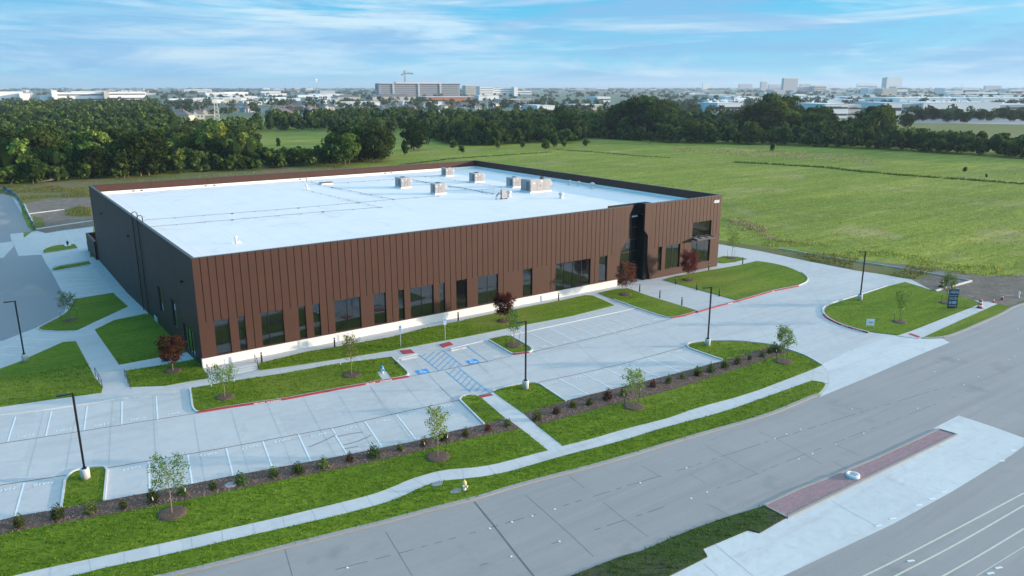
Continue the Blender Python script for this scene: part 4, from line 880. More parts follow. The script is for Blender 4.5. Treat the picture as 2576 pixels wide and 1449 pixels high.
# lease sign
LS = at('Z7', 2005, 612); BLK = bw('sign_navy', (.018, .035, .05), .5); LB = bw('sign_pale_blue', (.42, .62, .78), .6)
ls = empty('lease_sign', 'tall navy leasing signboard with pale blue lettering on the right lawn', 'sign', LS, -.62)
MB().box(-.6, .6, -.03, .03, .25, 2.65).build('board', BLK, ls)
for x in (-.5, .5): MB().box(x-.04, x+.04, .031, .11, 0, 2.72).build('post', SILV, ls)
for body, z, sz, sx in (('STREAM', 2.22, .26, 1.15), ('4000 E PLANO PKWY', 1.86, .13, .85), ('51,000 SF - 102,000 SF', 1.62, .12, .85), ('AVAILABLE', 1.43, .22, 1.0), ('214-267-0400', .55, .21, .82)):
    text_mesh('lettering', body, sz, LB, Matrix.Translation((0, -.034, z)) @ Matrix.Rotation(PI/2, 4, 'X'), ls, .002, bold=.003, sx=sx)
mb = MB(); mb.box(-.48, .48, -.036, -.031, 2.40, 2.46)
for z, w in ((1.12, .42), (.97, .5), (.84, .42)): mb.box(-w, -.2, -.036, -.031, z-.035, z+.035); mb.box(-.12, w, -.036, -.031, z-.035, z+.035)
mb.build('text_bar', LB, ls)
rs = empty('yard_sign', 'small white yard sign on stakes at the drive corner of the lawn', 'sign', at('Z7', 1362, 758), -.75)
MB().box(-.45, .45, -.015, .015, .35, 1.15).build('board', WHITE, rs); MB().box(-.43, -.39, -.03, .03, 0, .35).build('stake', SILV, rs); MB().box(.39, .43, -.03, .03, 0, .35).build('stake', SILV, rs); MB().box(-.2, .25, -.02, -.0155, .72, .78).build('text_bar', RED, rs)
for fr, x, y, lb in (('Z7', 2227, 598, 'orange and white traffic drum on the right sidewalk'), ('Z7', 1925, 428, 'orange and white traffic drum on the dirt behind the lease sign')):
    r = empty('traffic_drum', lb, 'traffic drum', at(fr, x, y), 0, 'traffic drums')
    MB().lathe([(.42, 0), (.42, .06), (.33, .08)], 16).build('rubber_base', BLACK, r, True)
    for k in range(5): MB().lathe([(.31-.022*k, .08+.2*k), (.29-.022*k, .28+.2*k)], 16).build('band', ORANGE if k % 2 == 0 else WHITE, r, True)
    MB().box(-.1, .1, -.02, .02, 1.07, 1.18).build('handle', ORANGE, r)
for x, y, lb in ((2405, 528, 'small orange traffic cone on the dirt, the farther one'), (2335, 556, 'small orange traffic cone at the end of the sidewalk')):
    r = empty('traffic_cone', lb, 'traffic cone', at('Z7', x, y)); MB().box(-.2, .2, -.2, .2, 0, .04).build('base', ORANGE, r); MB().lathe([(.14, .04), (.03, .6)], 12).build('cone', ORANGE, r, True); MB().lathe([(.101, .28), (.08, .42)], 12).build('collar', WHITE, r)
r = empty('fire_hydrant', 'white fire hydrant in the grass at the far right roadside', 'fire hydrant', at('Z7', 2532, 512)); MB().lathe([(.19, 0), (.12, .06), (.12, .5), (.17, .56), (.09, .75), (.02, .8)], 12).build('barrel', WHITE, r, True); MB().tube([(-.22, 0, .42), (.22, 0, .42)], .06, 8).build('hose_nozzle', WHITE, r)
# white timber/pipe edging in the dirt on the right, and concrete strips at far left
def edging(fr, pts, w, h_, lb, cat='kerb', mat=None):
    mb = MB(); sweep(mb, P(fr, *pts), w, -.05, h_); tag(mb.build('concrete_edging', mat or CONCB), lb, cat)
edging('Z7', [(650, 130), (1000, 190), (1320, 240), (1700, 300), (2160, 384)], .14, .14, 'long pale concrete edging strip along the field margin')
edging('Z7', [(2162, 388), (2030, 425), (1880, 466)], .22, .22, 'short white concrete edging behind the lease sign')
edging('N1', [(545, 622), (900, 578), (1200, 540)], .25, .1, 'upper pale concrete strip across the bare dirt at far left')
edging('N1', [(675, 910), (1250, 820), (1728, 750)], .3, .1, 'lower pale concrete strip across the bare dirt at far left')
edging('N1', [(460, 440), (500, 540), (570, 690), (625, 815)], .2, .12, 'pale edging along the fence beside the dirt at far left')
# blue mesh silt fence on the left
fp = P('N1', (60, 160), (200, 245), (330, 330), (400, 450), (480, 600), (570, 760), (670, 950)); fr_ = empty('mesh_fence', 'sagging blue mesh construction fence along the back drive', 'fence')
mb = MB(); pts = densify(chaikin(fp, 1), 2.0)
for i, (a, b) in enumerate(zip(pts, pts[1:])):
    z = [.9+.25*math.sin(i*1.7), .9+.25*math.sin((i+1)*1.7)]; w = [.18*math.sin(i*2.3), .18*math.sin((i+1)*2.3)]
    mb.quad((a[0]+w[0], a[1], hgt(*a)), (b[0]+w[1], b[1], hgt(*b)), (b[0]-w[1], b[1], hgt(*b)+z[1]), (a[0]-w[0], a[1], hgt(*a)+z[0]))
mb.build('mesh', bw('blue_mesh', (.08, .25, .38), .7), fr_)
for p in pts[::2]: MB().tube([(p[0], p[1], hgt(*p)), (p[0], p[1], hgt(*p)+1.3)], .03, 6).build('post', BARK, fr_)

# ------------------------------------------------------------------ plants
def leafcloud(n, pts, sz, up=.3, rng=rng):
    """n quads scattered around the given points"""
    c = pts; a = rng.normal(size=(len(c), 3)); a[:, 2] += up; a /= np.linalg.norm(a, axis=1)[:, None]
    t = rng.normal(size=(len(c), 3)); u = np.cross(a, t); u /= np.linalg.norm(u, axis=1)[:, None]; v = np.cross(a, u)
    s = (sz*(.6+.8*rng.random(len(c))))[:, None]; u = u*s; v = v*s*.6
    V = np.stack([c-u, c-v*.9, c+u, c+v*.9], 1).reshape(-1, 3); F = np.arange(len(V)).reshape(-1, 4); return V, F
def crown_pts(n, H, R, z0, lobes, flat=1.0, rng=rng):
    """points on the surface of overlapping lobes filling a crown, with their outward directions"""
    zc = (H+z0)/2; P_, Nn = [], []
    for k in range(lobes):
        a = rng.random()*2*PI; rr = R*.78*math.sqrt(rng.random()); z = z0+(H-z0)*(.10+.76*rng.random()); kk = 1-.5*abs((z-zc)/(H-z0)*2)
        c = np.array([math.cos(a)*rr*kk, math.sin(a)*rr*kk, z]); r = R*(.20+.30*rng.random())
        d = rng.normal(size=(n//lobes, 3)); d[:, 2] = d[:, 2]*.8+.25; d /= np.linalg.norm(d, axis=1)[:, None]
        P_.append(c+d*np.array([r, r, r*flat])*(.78+.3*rng.random((len(d), 1)))); Nn.append(d)
    return np.concatenate(P_), np.concatenate(Nn)
def surf_leaves(Pp, Nn, sz, rng=rng):
    a = Nn+.55*rng.normal(size=Nn.shape); a /= np.linalg.norm(a, axis=1)[:, None]; t = rng.normal(size=Nn.shape); u = np.cross(a, t); u /= np.linalg.norm(u, axis=1)[:, None]; v = np.cross(a, u)
    s = (sz*(.55+.9*rng.random(len(Pp))))[:, None]; u = u*s; v = v*s*.7
    V = np.stack([Pp-u, Pp-v, Pp+u, Pp+v], 1).reshape(-1, 3); return V, np.arange(len(V)).reshape(-1, 4)
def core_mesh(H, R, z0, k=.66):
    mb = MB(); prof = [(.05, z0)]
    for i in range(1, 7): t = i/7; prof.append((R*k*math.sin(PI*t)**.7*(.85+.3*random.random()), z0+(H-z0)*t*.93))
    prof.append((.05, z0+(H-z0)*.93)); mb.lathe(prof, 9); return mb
def trunk_mesh(H, r, lean=0.0, forks=3, z0=2.0):
    mb = MB(); top = (lean*H*.7, .1, H*.72); mb.tube([(0, 0, -.1), (lean*H*.25+.1, .05, H*.25), (lean*H*.5, -.05, H*.5), top], [r, r*.8, r*.6, r*.25], 7)
    for k in range(forks):
        a = 2*PI*k/forks+.5; z = z0+(H*.55-z0)*k/forks; b = (lean*z, 0, z); mb.tube([b, (b[0]+math.cos(a)*H*.12, math.sin(a)*H*.12, z+H*.12), (b[0]+math.cos(a)*H*.24, math.sin(a)*H*.24, z+H*.28)], [r*.5, r*.35, r*.12], 5)
    return mb
PROTO = {}
def tree_proto(kind, i):
    rr = np.random.default_rng(100+i+hash_(kind)); H = 10.0
    if kind == 'broad': R, z0, lob, mat, n = 3.9, 1.3, 20, LEAF, 2200
    elif kind == 'oak': R, z0, lob, mat, n = 5.0, 1.0, 24, LEAFD, 2600
    elif kind == 'slim': R, z0, lob, mat, n = 3.0, 1.2, 16, LEAFP, 1700
    elif kind == 'bush': R, z0, lob, mat, n = 5.2, .2, 10, LEAFP if i == 0 else LEAF, 1500
    elif kind == 'cedar': R, z0, lob, mat, n = 2.6, .3, 9, LEAFD, 1500
    Pp, Nn = crown_pts(n, H, R, z0, lob, .85, rr)
    if kind == 'cedar': f = np.clip(1.25-Pp[:, 2]/H, .15, 1.2)[:, None]; Pp[:, :2] *= f
    sh = np.array([rr.normal()*.12, rr.normal()*.12]); Pp[:, :2] += sh*Pp[:, 2:3]; Pp[:, 0] *= .85+.35*rr.random()
    V, F = surf_leaves(Pp, Nn, .40, rr)
    c = npmesh('crown', V, F, mat); me = c.data; bpy.data.objects.remove(c)
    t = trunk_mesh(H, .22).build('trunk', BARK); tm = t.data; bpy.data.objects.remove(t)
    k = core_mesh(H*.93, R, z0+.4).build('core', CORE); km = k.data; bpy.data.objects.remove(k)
    return me, tm, km
def hash_(s): return sum(ord(c) for c in s)
for kd, n in (('broad', 7), ('oak', 5), ('slim', 4), ('bush', 3), ('cedar', 1)):
    PROTO[kd] = [tree_proto(kd, i) for i in range(n)]
def put_tree(kind, x, y, H, label, cat='tree', group=None, name='tree', wide=1.0):
    me, tm, km = random.choice(PROTO[kind]); r = empty(name, label, cat, (x, y, hgt(x, y)), random.random()*2*PI, group); s = H/10; r.scale = (s*wide*(.9+.2*random.random()), s*wide*(.9+.2*random.random()), s)
    for nm, m_ in (('crown', me), ('trunk', tm)):
        if nm == 'trunk' and kind == 'bush': continue
        o = bpy.data.objects.new(nm, m_); COL.objects.link(o); o.parent = r
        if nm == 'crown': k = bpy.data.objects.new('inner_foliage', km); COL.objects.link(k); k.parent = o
    return r
def inpoly(x, y, poly):
    c = False; j = len(poly)-1
    for i in range(len(poly)):
        xi, yi = poly[i]; xj, yj = poly[j]
        if (yi > y) != (yj > y) and x < (xj-xi)*(y-yi)/(yj-yi)+xi: c = not c
        j = i
    return c
# woods: outlines of where the trunks stand (photo positions carried onto the ground)
WA = [(-260, 500), (22, 466), (291, 449), (448, 437), (560, 432), (650, 428), (660, 400), (600, 360), (640, 340), (690, 330), (860, 330), (900, 340), (960, 345), (1010, 330), (1050, 322), (1060, 305), (860, 306), (700, 318), (560, 334), (470, 336), (420, 300), (380, 264), (-300, 262)]
WAF = [(-260, 500), (22, 466), (291, 449), (448, 437), (560, 432), (650, 428), (650, 423), (560, 427), (448, 432), (291, 443), (22, 460), (-260, 494)]
WBF = [(1065, 345), (1110, 362), (1180, 366), (1250, 367), (1300, 362), (1370, 356), (1430, 362), (1480, 348), (1530, 350), (1688, 360), (1964, 366), (2240, 378), (2446, 390), (2800, 420), (2800, 414), (2446, 384), (2240, 372), (1964, 360), (1688, 354), (1530, 344), (1480, 342), (1430, 356), (1370, 350), (1300, 356), (1250, 361), (1180, 360), (1110, 356), (1065, 339)]
WA2 = [(650, 428), (819, 418), (835, 419), (835, 404), (740, 410), (660, 412)]
WA3 = [(838, 419), (975, 406), (985, 394), (930, 385), (880, 388), (838, 400)]
WB = [(1065, 345), (1110, 362), (1180, 366), (1250, 367), (1300, 362), (1370, 356), (1430, 362), (1480, 348), (1530, 350), (1688, 360), (1964, 366), (2240, 378), (2446, 390), (2800, 420), (2800, 402), (2446, 374), (2280, 360), (2180, 338), (2050, 330), (1900, 322), (1700, 312), (1500, 308), (1060, 305)]
spots = []
def fill(poly, sp, dmax, hfun, kinds, seed):
    wp = [GZ(*p)[:2] for p in poly]; wp = [(float(a), float(b)) for a, b in wp]; rr = np.random.default_rng(seed)
    x0, x1 = min(p[0] for p in wp), max(p[0] for p in wp); y0, y1 = min(p[1] for p in wp), max(p[1] for p in wp)
    y = y0
    while y < y1:
        x = x0
        while x < x1:
            px = x+(rr.random()-.5)*sp*.9; py = y+(rr.random()-.5)*sp*.9; d = math.hypot(px-CAM[0], py-CAM[1])
            if dmax[0] <= d < dmax[1] and inpoly(px, py, wp):
                u, v, zz = proj(px, py, 0)
                if -90 < u < 2670: spots.append((px, py, hfun(u, v, rr), rr.choice(kinds), d, u, v))
            x += sp
        y += sp
hA = lambda u, v, r: (5.2+8.3*r.random()**1.5)*(1.15 if v > 420 and r.random() < .4 else 1)
fill(WAF, 3.0, (0, 500), lambda u, v, r: 3.2+2.2*r.random(), ['bush'], 11); fill(WBF, 4.2, (0, 700), lambda u, v, r: 3.8+2.6*r.random(), ['bush'], 12)
fill(WA, 5.2, (0, 300), hA, ['broad', 'slim', 'oak', 'slim'], 1); fill(WA, 7.5, (300, 520), lambda u, v, r: 6.5+4*r.random(), ['broad', 'oak'], 2); fill(WA, 10.5, (520, 1100), lambda u, v, r: 9+4*r.random(), ['broad', 'oak'], 3)
fill(WA2, 3.6, (0, 500), lambda u, v, r: 4.6+1.8*r.random(), ['broad', 'slim', 'bush'], 4); fill(WA3, 5.0, (0, 500), lambda u, v, r: 9+4*r.random(), ['broad', 'oak'], 5)
def hB(u, v, r):
    base = 6.5+4.5*r.random()
    if v < 352+(max(0, u-1964)*.03):
        for c, w, hh in ((1620, 190, 19), (1830, 80, 10), (1940, 130, 21), (2060, 80, 15), (2200, 70, 17), (1420, 60, 14)):
            if abs(u-c) < w*.55: base = max(base, hh*math.cos((u-c)/(w*.55)*1.15)*(.68+.42*r.random()))
    if u > 2290: base = 6.5+3*r.random()
    return base
fill(WB, 6.0, (0, 380), hB, ['oak', 'broad', 'slim'], 6); fill(WB, 7.5, (380, 520), hB, ['oak', 'oak', 'broad'], 7); fill(WB, 10.5, (520, 1100), lambda u, v, r: 9+3.5*r.random(), ['broad', 'oak'], 8)
edge = {}
ang = [(math.atan2(s[1]-CAM[1], s[0]-CAM[0]), s[4]) for s in spots]
def show(i):
    """how openly a tree shows: big on the sheet and few trees in front"""
    return spots[i][2]/spots[i][4]
order = sorted(range(len(spots)), key=lambda i: -show(i))[:285]
top = set(order)
print('TREES', len(spots))
LBL = {('A', 'broad'): ('leafy broad tree in the wood behind the left of the building', 'trees of the left wood'), ('A', 'slim'): ('slim leafy tree in the wood behind the left of the building', 'slim trees of the left wood'), ('A', 'oak'): ('dark rounded tree in the wood behind the left of the building', 'dark trees of the left wood'), ('A', 'bush'): ('low spreading undergrowth bush at the foot of the left wood', 'undergrowth bushes of the left wood'), ('B', 'bush'): ('low spreading undergrowth bush at the foot of the field tree belt', 'undergrowth bushes of the field belt'), ('B', 'slim'): ('slim tree in the tree belt beyond the open field', 'slim trees of the field belt'),
       ('B', 'broad'): ('green broad tree in the tree belt beyond the open field', 'green trees of the field belt'), ('B', 'oak'): ('dark dense tree in the tree belt beyond the open field', 'dark trees of the field belt')}
for i in order:
    x, y, H, kd, d, u, v = spots[i]; z = 'A' if u < 1060 else 'B'; kd = str(kd); lb, gp = LBL[(z, kd)]
    put_tree(kd, x, y, H, lb, 'tree', gp)
# rest of the wood as one mass
def wood_mass(name, items, label):
    Vs, Cs = [], []; V2, F2, nn = [], [], 0
    for (x, y, H, kd, d, u, v) in items:
        n = 260 if d < 450 else (120 if d < 700 else 60); R = H*.42; z0 = H*.12
        Pp, Nn = crown_pts(n, H, R, z0, 8 if d < 500 else 5, .85); V, F = surf_leaves(Pp, Nn, .55 if d < 450 else (.85 if d < 700 else 1.3)); Vs.append(V+np.array([x, y, hgt(x, y)]))
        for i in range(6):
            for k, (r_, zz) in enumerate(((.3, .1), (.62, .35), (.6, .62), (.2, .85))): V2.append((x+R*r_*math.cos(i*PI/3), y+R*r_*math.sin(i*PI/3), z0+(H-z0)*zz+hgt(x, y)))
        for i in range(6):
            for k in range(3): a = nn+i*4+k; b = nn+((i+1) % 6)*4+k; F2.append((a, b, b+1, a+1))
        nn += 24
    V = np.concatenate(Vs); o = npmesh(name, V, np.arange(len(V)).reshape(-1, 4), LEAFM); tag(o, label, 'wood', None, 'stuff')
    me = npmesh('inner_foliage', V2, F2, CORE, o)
LEAFM = leaf_mat('wood_mass_leaves', (.043, .08, .018), (.125, .17, .038), .3, .09, False)
rest = [s for i, s in enumerate(spots) if i not in top]
wood_mass('wood', rest, 'dense green wood stretching back behind the building')
# distinct trees and bushes in the field
for (x, b, t, kd, lb, cat) in [(1018, 390, 345, 'cedar', 'dark upright tree standing before a larger one at the end of the left wood', 'tree'), (1042, 378, 308, 'oak', 'large rounded tree standing free between the left wood and the field thicket', 'tree'), (973, 362, 322, 'oak', 'dark tree in the gap behind the end of the left wood', 'tree'), (1162, 383, 366, 'bush', 'low wide bush spreading on the open field', 'bush'), (1141, 375, 352, 'broad', 'small tree beside the low wide field bush', 'tree'),
                           (1373, 379, 349, 'broad', 'bright green tree at the front edge of the field thicket', 'tree'), (1395, 372, 335, 'broad', 'taller bright tree behind the front thicket tree', 'tree'), (1420, 371, 350, 'slim', 'small bright tree right of the front thicket tree', 'tree'), (1472, 367, 350, 'bush', 'small round bush alone at the right end of the thicket', 'bush'), (1315, 373, 355, 'broad', 'small bush left of the bright thicket trees', 'bush'), (1253, 375, 353, 'slim', 'yellowish bush at the front of the field thicket', 'bush'),
                           (1639, 359, 337, 'broad', 'small tree just in front of the dark tree belt', 'tree'), (1943, 382, 357, 'slim', 'lone small bright tree on the field before the dark belt', 'tree'), (2426, 434, 419, 'broad', 'small yellow green bush far right on the field', 'bush'), (2481, 448, 437, 'slim', 'tiny shrub right of the yellow green bush on the field', 'bush'), (702, 370, 343, 'cedar', 'dark conical tree alone in the clearing behind the roof', 'tree'), (2277, 324, 280, 'oak', 'single rounded tree right of the tall belt beside the tan meadow', 'tree')]:
    q = GZ(x, b); dd = proj(q[0], q[1], 0)[2]; H = (b-t)/FOC*dd*1.02
    put_tree(kd, float(q[0]), float(q[1]), H, lb, cat, name='tree' if cat == 'tree' else 'bush')
# leaning pale trunk at the wood's edge
a_ = at('Y1', 902, 868); o = MB().tube([a_, (a_[0]-3.5, a_[1]+.5, 2.4), (a_[0]-7, a_[1]+1, 5.0), (a_[0]-9, a_[1]+1, 6.2), (a_[0]-9.6, a_[1]+1, 8)], [.22, .18, .14, .1, .05], 7).build('leaning_trunk', BARKY); tag(o, 'pale leaning bare trunk at the front of the left wood', 'tree trunk')
for i, (x, y, h_) in enumerate(((725, 870, 5.5), (980, 858, 4.5), (1235, 838, 4.2), (1395, 825, 4), (1735, 805, 4.5), (1838, 795, 5))):
    a_ = at('Y1', x, y); MBt = MB().tube([(a_[0], a_[1]-1, 0), (a_[0]+.3, a_[1]-1, h_*.5), (a_[0]-.2, a_[1]-1, h_)], [.16, .12, .08], 6); MBt.tube([(a_[0]+.2, a_[1]-1, h_*.45), (a_[0]+1, a_[1]-1, h_*.9)], [.08, .04], 5)
    tag(MBt.build('bare_trunk', BARKY), 'pale slender trunk at the front edge of the left wood', 'tree trunk', 'pale trunks at the wood edge')
for i, (x, y) in enumerate(((150, 905), (380, 900), (590, 880))):
    a_ = at('Y1', x, y); mb = MB(); mb.tube([(a_[0]-3, a_[1]-.5, .2), (a_[0], a_[1]-.8, .5), (a_[0]+3, a_[1]-.3, .9)], [.12, .16, .06], 6); mb.tube([(a_[0], a_[1]-.8, .5), (a_[0]+1.5, a_[1], 2)], [.08, .03], 5)
    tag(mb.build('fallen_branch', BARKY), 'fallen brown branch lying before the left wood', 'branch', 'fallen branches before the wood')

# young trees ------------------------------------------------------
def young_tree(fr, x, y, H, label, red=False, R=.8, dens=1.0, cat=None, z0f=.33):
    p = at(fr, x, y); r = empty('young_tree', label, 'young tree', p); rr = np.random.default_rng(int(x+y*3)); mat = LEAFR if red else LEAFY
    t = MB(); t.tube([(0, 0, 0), (.03, .02, H*.35), (-.02, .03, H*.65), (.02, 0, H*.93)], [.04, .032, .02, .008], 6); tips = []
    nb = 20 if red else 15
    for k in range(nb):
        z = H*(z0f+(.9-z0f)*k/nb); a = k*2.4+rr.random(); L = R*(1.0-.55*abs((z/H-.5)*1.7))*(.75+.5*rr.random()); e = (math.cos(a)*L, math.sin(a)*L, z+L*.75)
        t.tube([(0, 0, z), (e[0]*.5, e[1]*.5, z+L*.3), e], [.014, .009, .004], 4, False)
        for s in (.45, .65, .85, 1.0, 1.1): tips.append((e[0]*s, e[1]*s, z+L*.75*s, .15*(1.2-s*.4)))
    t.build('trunk', BARKY, r)
    n = int((26 if red else 15)*dens); P0 = []
    for q in tips: P0.append(np.array(q[:3])+rr.normal(size=(n, 3))*q[3]*(1.5 if red else 1.25))
    Pp = np.concatenate(P0); Pp = Pp[Pp[:, 2] > H*.22]; V, F = leafcloud(0, Pp, .075 if red else .065, .5, rr); npmesh('crown', V, F, mat, r)
    return r, p
YT = [('Z1', 1320, 975, 4.15, 'green young tree in the near lawn, left one, by the nearest stalls', False, 1.0, (None)), ('Z2', 785, 540, 4.1, 'green young tree in the near lawn in front of the scuffed stalls', False, .72, None), ('Z6', 1580, 1395, 3.5, 'green young tree in the strip lawn between path and driveway', False, .8, None), ('Z7', 680, 1022, 3.75, 'conical young tree at the driveway corner of the strip lawn', False, .7, None),
      ('Z6', 462, 820, 4.2, 'bright young tree on the small island beside the stalls', False, .65, None), ('Z5', 1118, 1098, 4.2, 'young tree in the lawn left of the blue capped hydrant', False, .8, None), ('Z1', 1725, 82, 2.9, 'low young tree near the building corner steps', False, .95, None), ('Z4', 655, 828, 3.6, 'dark young tree on the shaded lawn by the back stalls', False, .9, None),
      ('Z7', 1595, 708, 4.0, 'thin young tree in the middle of the far right lawn', False, .7, None), ('Y5', 1725, 968, 4.6, 'young tree at the right rear corner of the building', False, .9, None), ('Z7', 1962, 560, 3.9, 'bushy young tree growing behind the lease sign', False, .8, None),
      ('Z4', 1620, 1305, 3.4, 'maroon maple left of the building corner, partly in shade', True, .95, None), ('Z6', 372, 592, 3.1, 'maroon maple in the long lawn before the stone base', True, .85, None), ('Z6', 1508, 345, 4.3, 'maroon maple left of the entry plaza', True, 1.1, None), ('Y5', 1185, 1245, 4.0, 'maroon maple right of the entrance under the corner window', True, 1.15, None)]
stake = MB().tube([(0, 0, 0), (.25, 0, 1.35)], .018, 5).build('tree_stake', BLACK); stm = stake.data; bpy.data.objects.remove(stake)
tipm = MB().tube([(.22, 0, 1.2), (.255, 0, 1.42)], .03, 5).build('x', WHITE); tpm = tipm.data; bpy.data.objects.remove(tipm)
for i, (fr, x, y, H, lb, red, R, _) in enumerate(YT):
    r, p = young_tree(fr, x, y, H, lb, red, R*(1.08 if red else 1.0), 2.0 if (red or i in (3, 10)) else 1.35, z0f=.22 if red else .36)
    k = 20; rad = .92 if i < 6 else .8; mb = MB(); mb.lathe([(rad*1.05, .0), (rad, .10), (rad*.75, .125), (.3, .11)], 22); o = mb.build('mulch_ring', MULCH, None, True); o.location = (p[0], p[1], p[2]+.01); o['kind'] = 'structure'
    if not red:
        for s, a in ((1, .2), (-1, .5)):
            st = bpy.data.objects.new('tree_stake', stm); COL.objects.link(st); st.location = (p[0]+s*.75, p[1]+.2, p[2]+.05); st.rotation_euler = (0, 0, 0 if s > 0 else PI)
            tag(st, ('white tipped stake %s of the ' % ('right' if s > 0 else 'left'))+' '.join(lb.replace(',', '').split()[:10]), 'stake', 'tree stakes'); tp = bpy.data.objects.new('tip', tpm); COL.objects.link(tp); tp.parent = st
# shrubs -----------------------------------------------------------
SH = []
def shrub_mesh(seed, mat):
    rr = np.random.default_rng(seed); d = rr.normal(size=(330, 3)); d[:, 2] = abs(d[:, 2]); d /= np.linalg.norm(d, axis=1)[:, None]; Pp = d*np.array([.36, .36, .78])*(.35+.7*rr.random((330, 1))); Pp[:, 2] += .05
    V, F = leafcloud(0, Pp, .062, .6, rr); o = npmesh('foliage', V, F, mat); m_ = o.data; bpy.data.objects.remove(o)
    mb = MB()
    for k in range(7): a = k*.9; mb.tube([(0, 0, 0), (.2*math.cos(a), .2*math.sin(a), .6)], [.012, .004], 4, False)
    o = mb.build('stem', BARK); s_ = o.data; bpy.data.objects.remove(o); return m_, s_
SG = [shrub_mesh(5, LEAFS), shrub_mesh(6, LEAFS)]; SRD = [shrub_mesh(8, LEAFSR)]
row1 = [('Z1', p) for p in ((150, 1075), (445, 1010), (700, 968), (950, 932), (1178, 882), (1400, 828), (1635, 785), (1850, 745), (2100, 690), (2290, 660), (2480, 622))]+[('Z2', p) for p in ((110, 572), (295, 540), (495, 488), (680, 448), (830, 412), (998, 374), (1172, 335), (1320, 300))]
row2 = [('Z2', p) for p in ((1548, 255), (1695, 205))]+[('Z6', p) for p in ((1015, 1397), (1168, 1374), (1335, 1327), (1490, 1287), (1760, 1208), (1910, 1172), (2040, 1132), (2173, 1102), (2305, 1067))]+[('Z7', p) for p in ((10, 1128), (220, 1068), (322, 1040), (415, 1005), (515, 980), (570, 955), (605, 940), (640, 945))]
ORD = ['first', 'second', 'third', 'fourth', 'fifth', 'sixth', 'seventh', 'eighth', 'ninth', 'tenth', 'eleventh', 'twelfth', 'thirteenth', 'fourteenth', 'fifteenth', 'sixteenth', 'seventeenth', 'eighteenth', 'nineteenth']
for row, nm in ((row1, 'left mulch bed'), (row2, 'right mulch bed')):
    for i, (fr, (x, y)) in enumerate(row):
        redd = (row is row1 and i in (11, 14, 17)) or (row is row2 and i in (1, 4, 6)); m_, s_ = SRD[0] if redd else random.choice(SG)
        r = empty('shrub', '%s shrub, %s from the left in the %s' % ('reddish' if redd else 'green', ORD[i], nm), 'shrub', at(fr, x, y), random.random()*6, 'shrubs in the '+nm); s = .68+.58*random.random(); r.scale = (s*random.uniform(.9, 1.3), s*random.uniform(.9, 1.3), s*1.08)
        for k, mm in (('foliage', m_), ('stem', s_)): o = bpy.data.objects.new(k, mm); COL.objects.link(o); o.parent = r

# grass blades -----------------------------------------------------
def tufts(name, polys, dens, h_, w, mat, label, cat, maxd=200, seed=1, nb=3, zoff=0.0, fn=None):
    rr = np.random.default_rng(seed); V = []
    for poly, z in polys:
        xs = [p[0] for p in poly]; ys = [p[1] for p in poly]; x0, x1, y0, y1 = max(min(xs), -70), min(max(xs), 500), max(min(ys), -75), min(max(ys), 420)
        n = int((x1-x0)*(y1-y0)*dens)
        if n <= 0: continue
        X = x0+(x1-x0)*rr.random(n); Y = y0+(y1-y0)*rr.random(n)
        pa = np.array(poly); ins = np.zeros(n, bool); j = len(pa)-1
        for i in range(len(pa)):
            xi, yi = pa[i]; xj, yj = pa[j]
            with np.errstate(divide='ignore', invalid='ignore'): c = ((yi > Y) != (yj > Y)) & (X < (xj-xi)*(Y-yi)/(yj-yi)+xi)
            ins ^= c; j = i
        dx, dy = X-CAM[0], Y-CAM[1]; dist = np.hypot(dx, dy); zz = dx*CF[0]+dy*CF[1]-CAM[2]*CF[2]; uu = IW/2+FOC*(dx*CR[0]+dy*CR[1])/np.maximum(zz, 1)
        vv = IH/2-FOC*(dx*CU[0]+dy*CU[1]-CAM[2]*CU[2])/np.maximum(zz, 1)
        ins &= (dist < maxd) & (uu > -60) & (uu < IW+60) & (zz > 1) & (vv < IH+60)
        if fn is not None: ins &= fn(X, Y, rr)
        X, Y = X[ins], Y[ins]; m = len(X); Z = np.array([hgt(a, b) for a, b in zip(X, Y)])+z
        for k in range(nb):
            a = rr.random(m)*2*PI; hh = h_*(.5+.9*rr.random(m)); ln = hh*(.2+.6*rr.random(m)); ox, oy = (rr.random(m)-.5)*w*2, (rr.random(m)-.5)*w*2
            b1 = np.stack([X+ox-np.sin(a)*w/2, Y+oy+np.cos(a)*w/2, Z], 1); b2 = np.stack([X+ox+np.sin(a)*w/2, Y+oy-np.cos(a)*w/2, Z], 1); tp = np.stack([X+ox+np.cos(a)*ln, Y+oy+np.sin(a)*ln, Z+hh], 1)
            V.append(np.stack([b1, b2, tp], 1).reshape(-1, 3))
    V = np.concatenate(V); o = npmesh(name, V, np.arange(len(V)).reshape(-1, 3), mat, k=3); tag(o, label, cat, None, 'stuff'); print(name, len(V)//3); return o
tufts('grass', [(p, z) for _, p, z in LAWNS if 'median' not in _.data.materials[0].name], 16, .09, .07, BLADE, 'short bright green turf blades over all the lawns', 'grass', 85, 1)
tufts('grass', [(p, z) for _, p, z in LAWNS if 'median' in _.data.materials[0].name], 9, .13, .08, BLADED, 'rough dark grass of the road median', 'grass', 90, 2)
fieldp = P('Z7', (2560, 290), (2100, 300), (1700, 250), (1260, 180), (900, 120), (500, 70), (170, 40))+[(84, 80), (60, 100), (10, 175), (110, 180), (140, 225), (330, 260), (500, 200), (500, 20), (300, 10), (180, -40)]
tufts('tall_grass', [(fieldp, -.05)], 2.2, .20, .15, BLADEF, 'tall uneven meadow grass of the open field', 'grass', 420, 3, 2, fn=lambda X, Y, rr: rr.random(len(X)) < np.clip(1.15-np.hypot(X-CAM[0], Y-CAM[1])/330, 0, 1))
def clump(X, Y, rr): return (np.sin(X*.31+np.sin(Y*.2)*2)+np.sin(Y*.43+X*.11)) > -.3
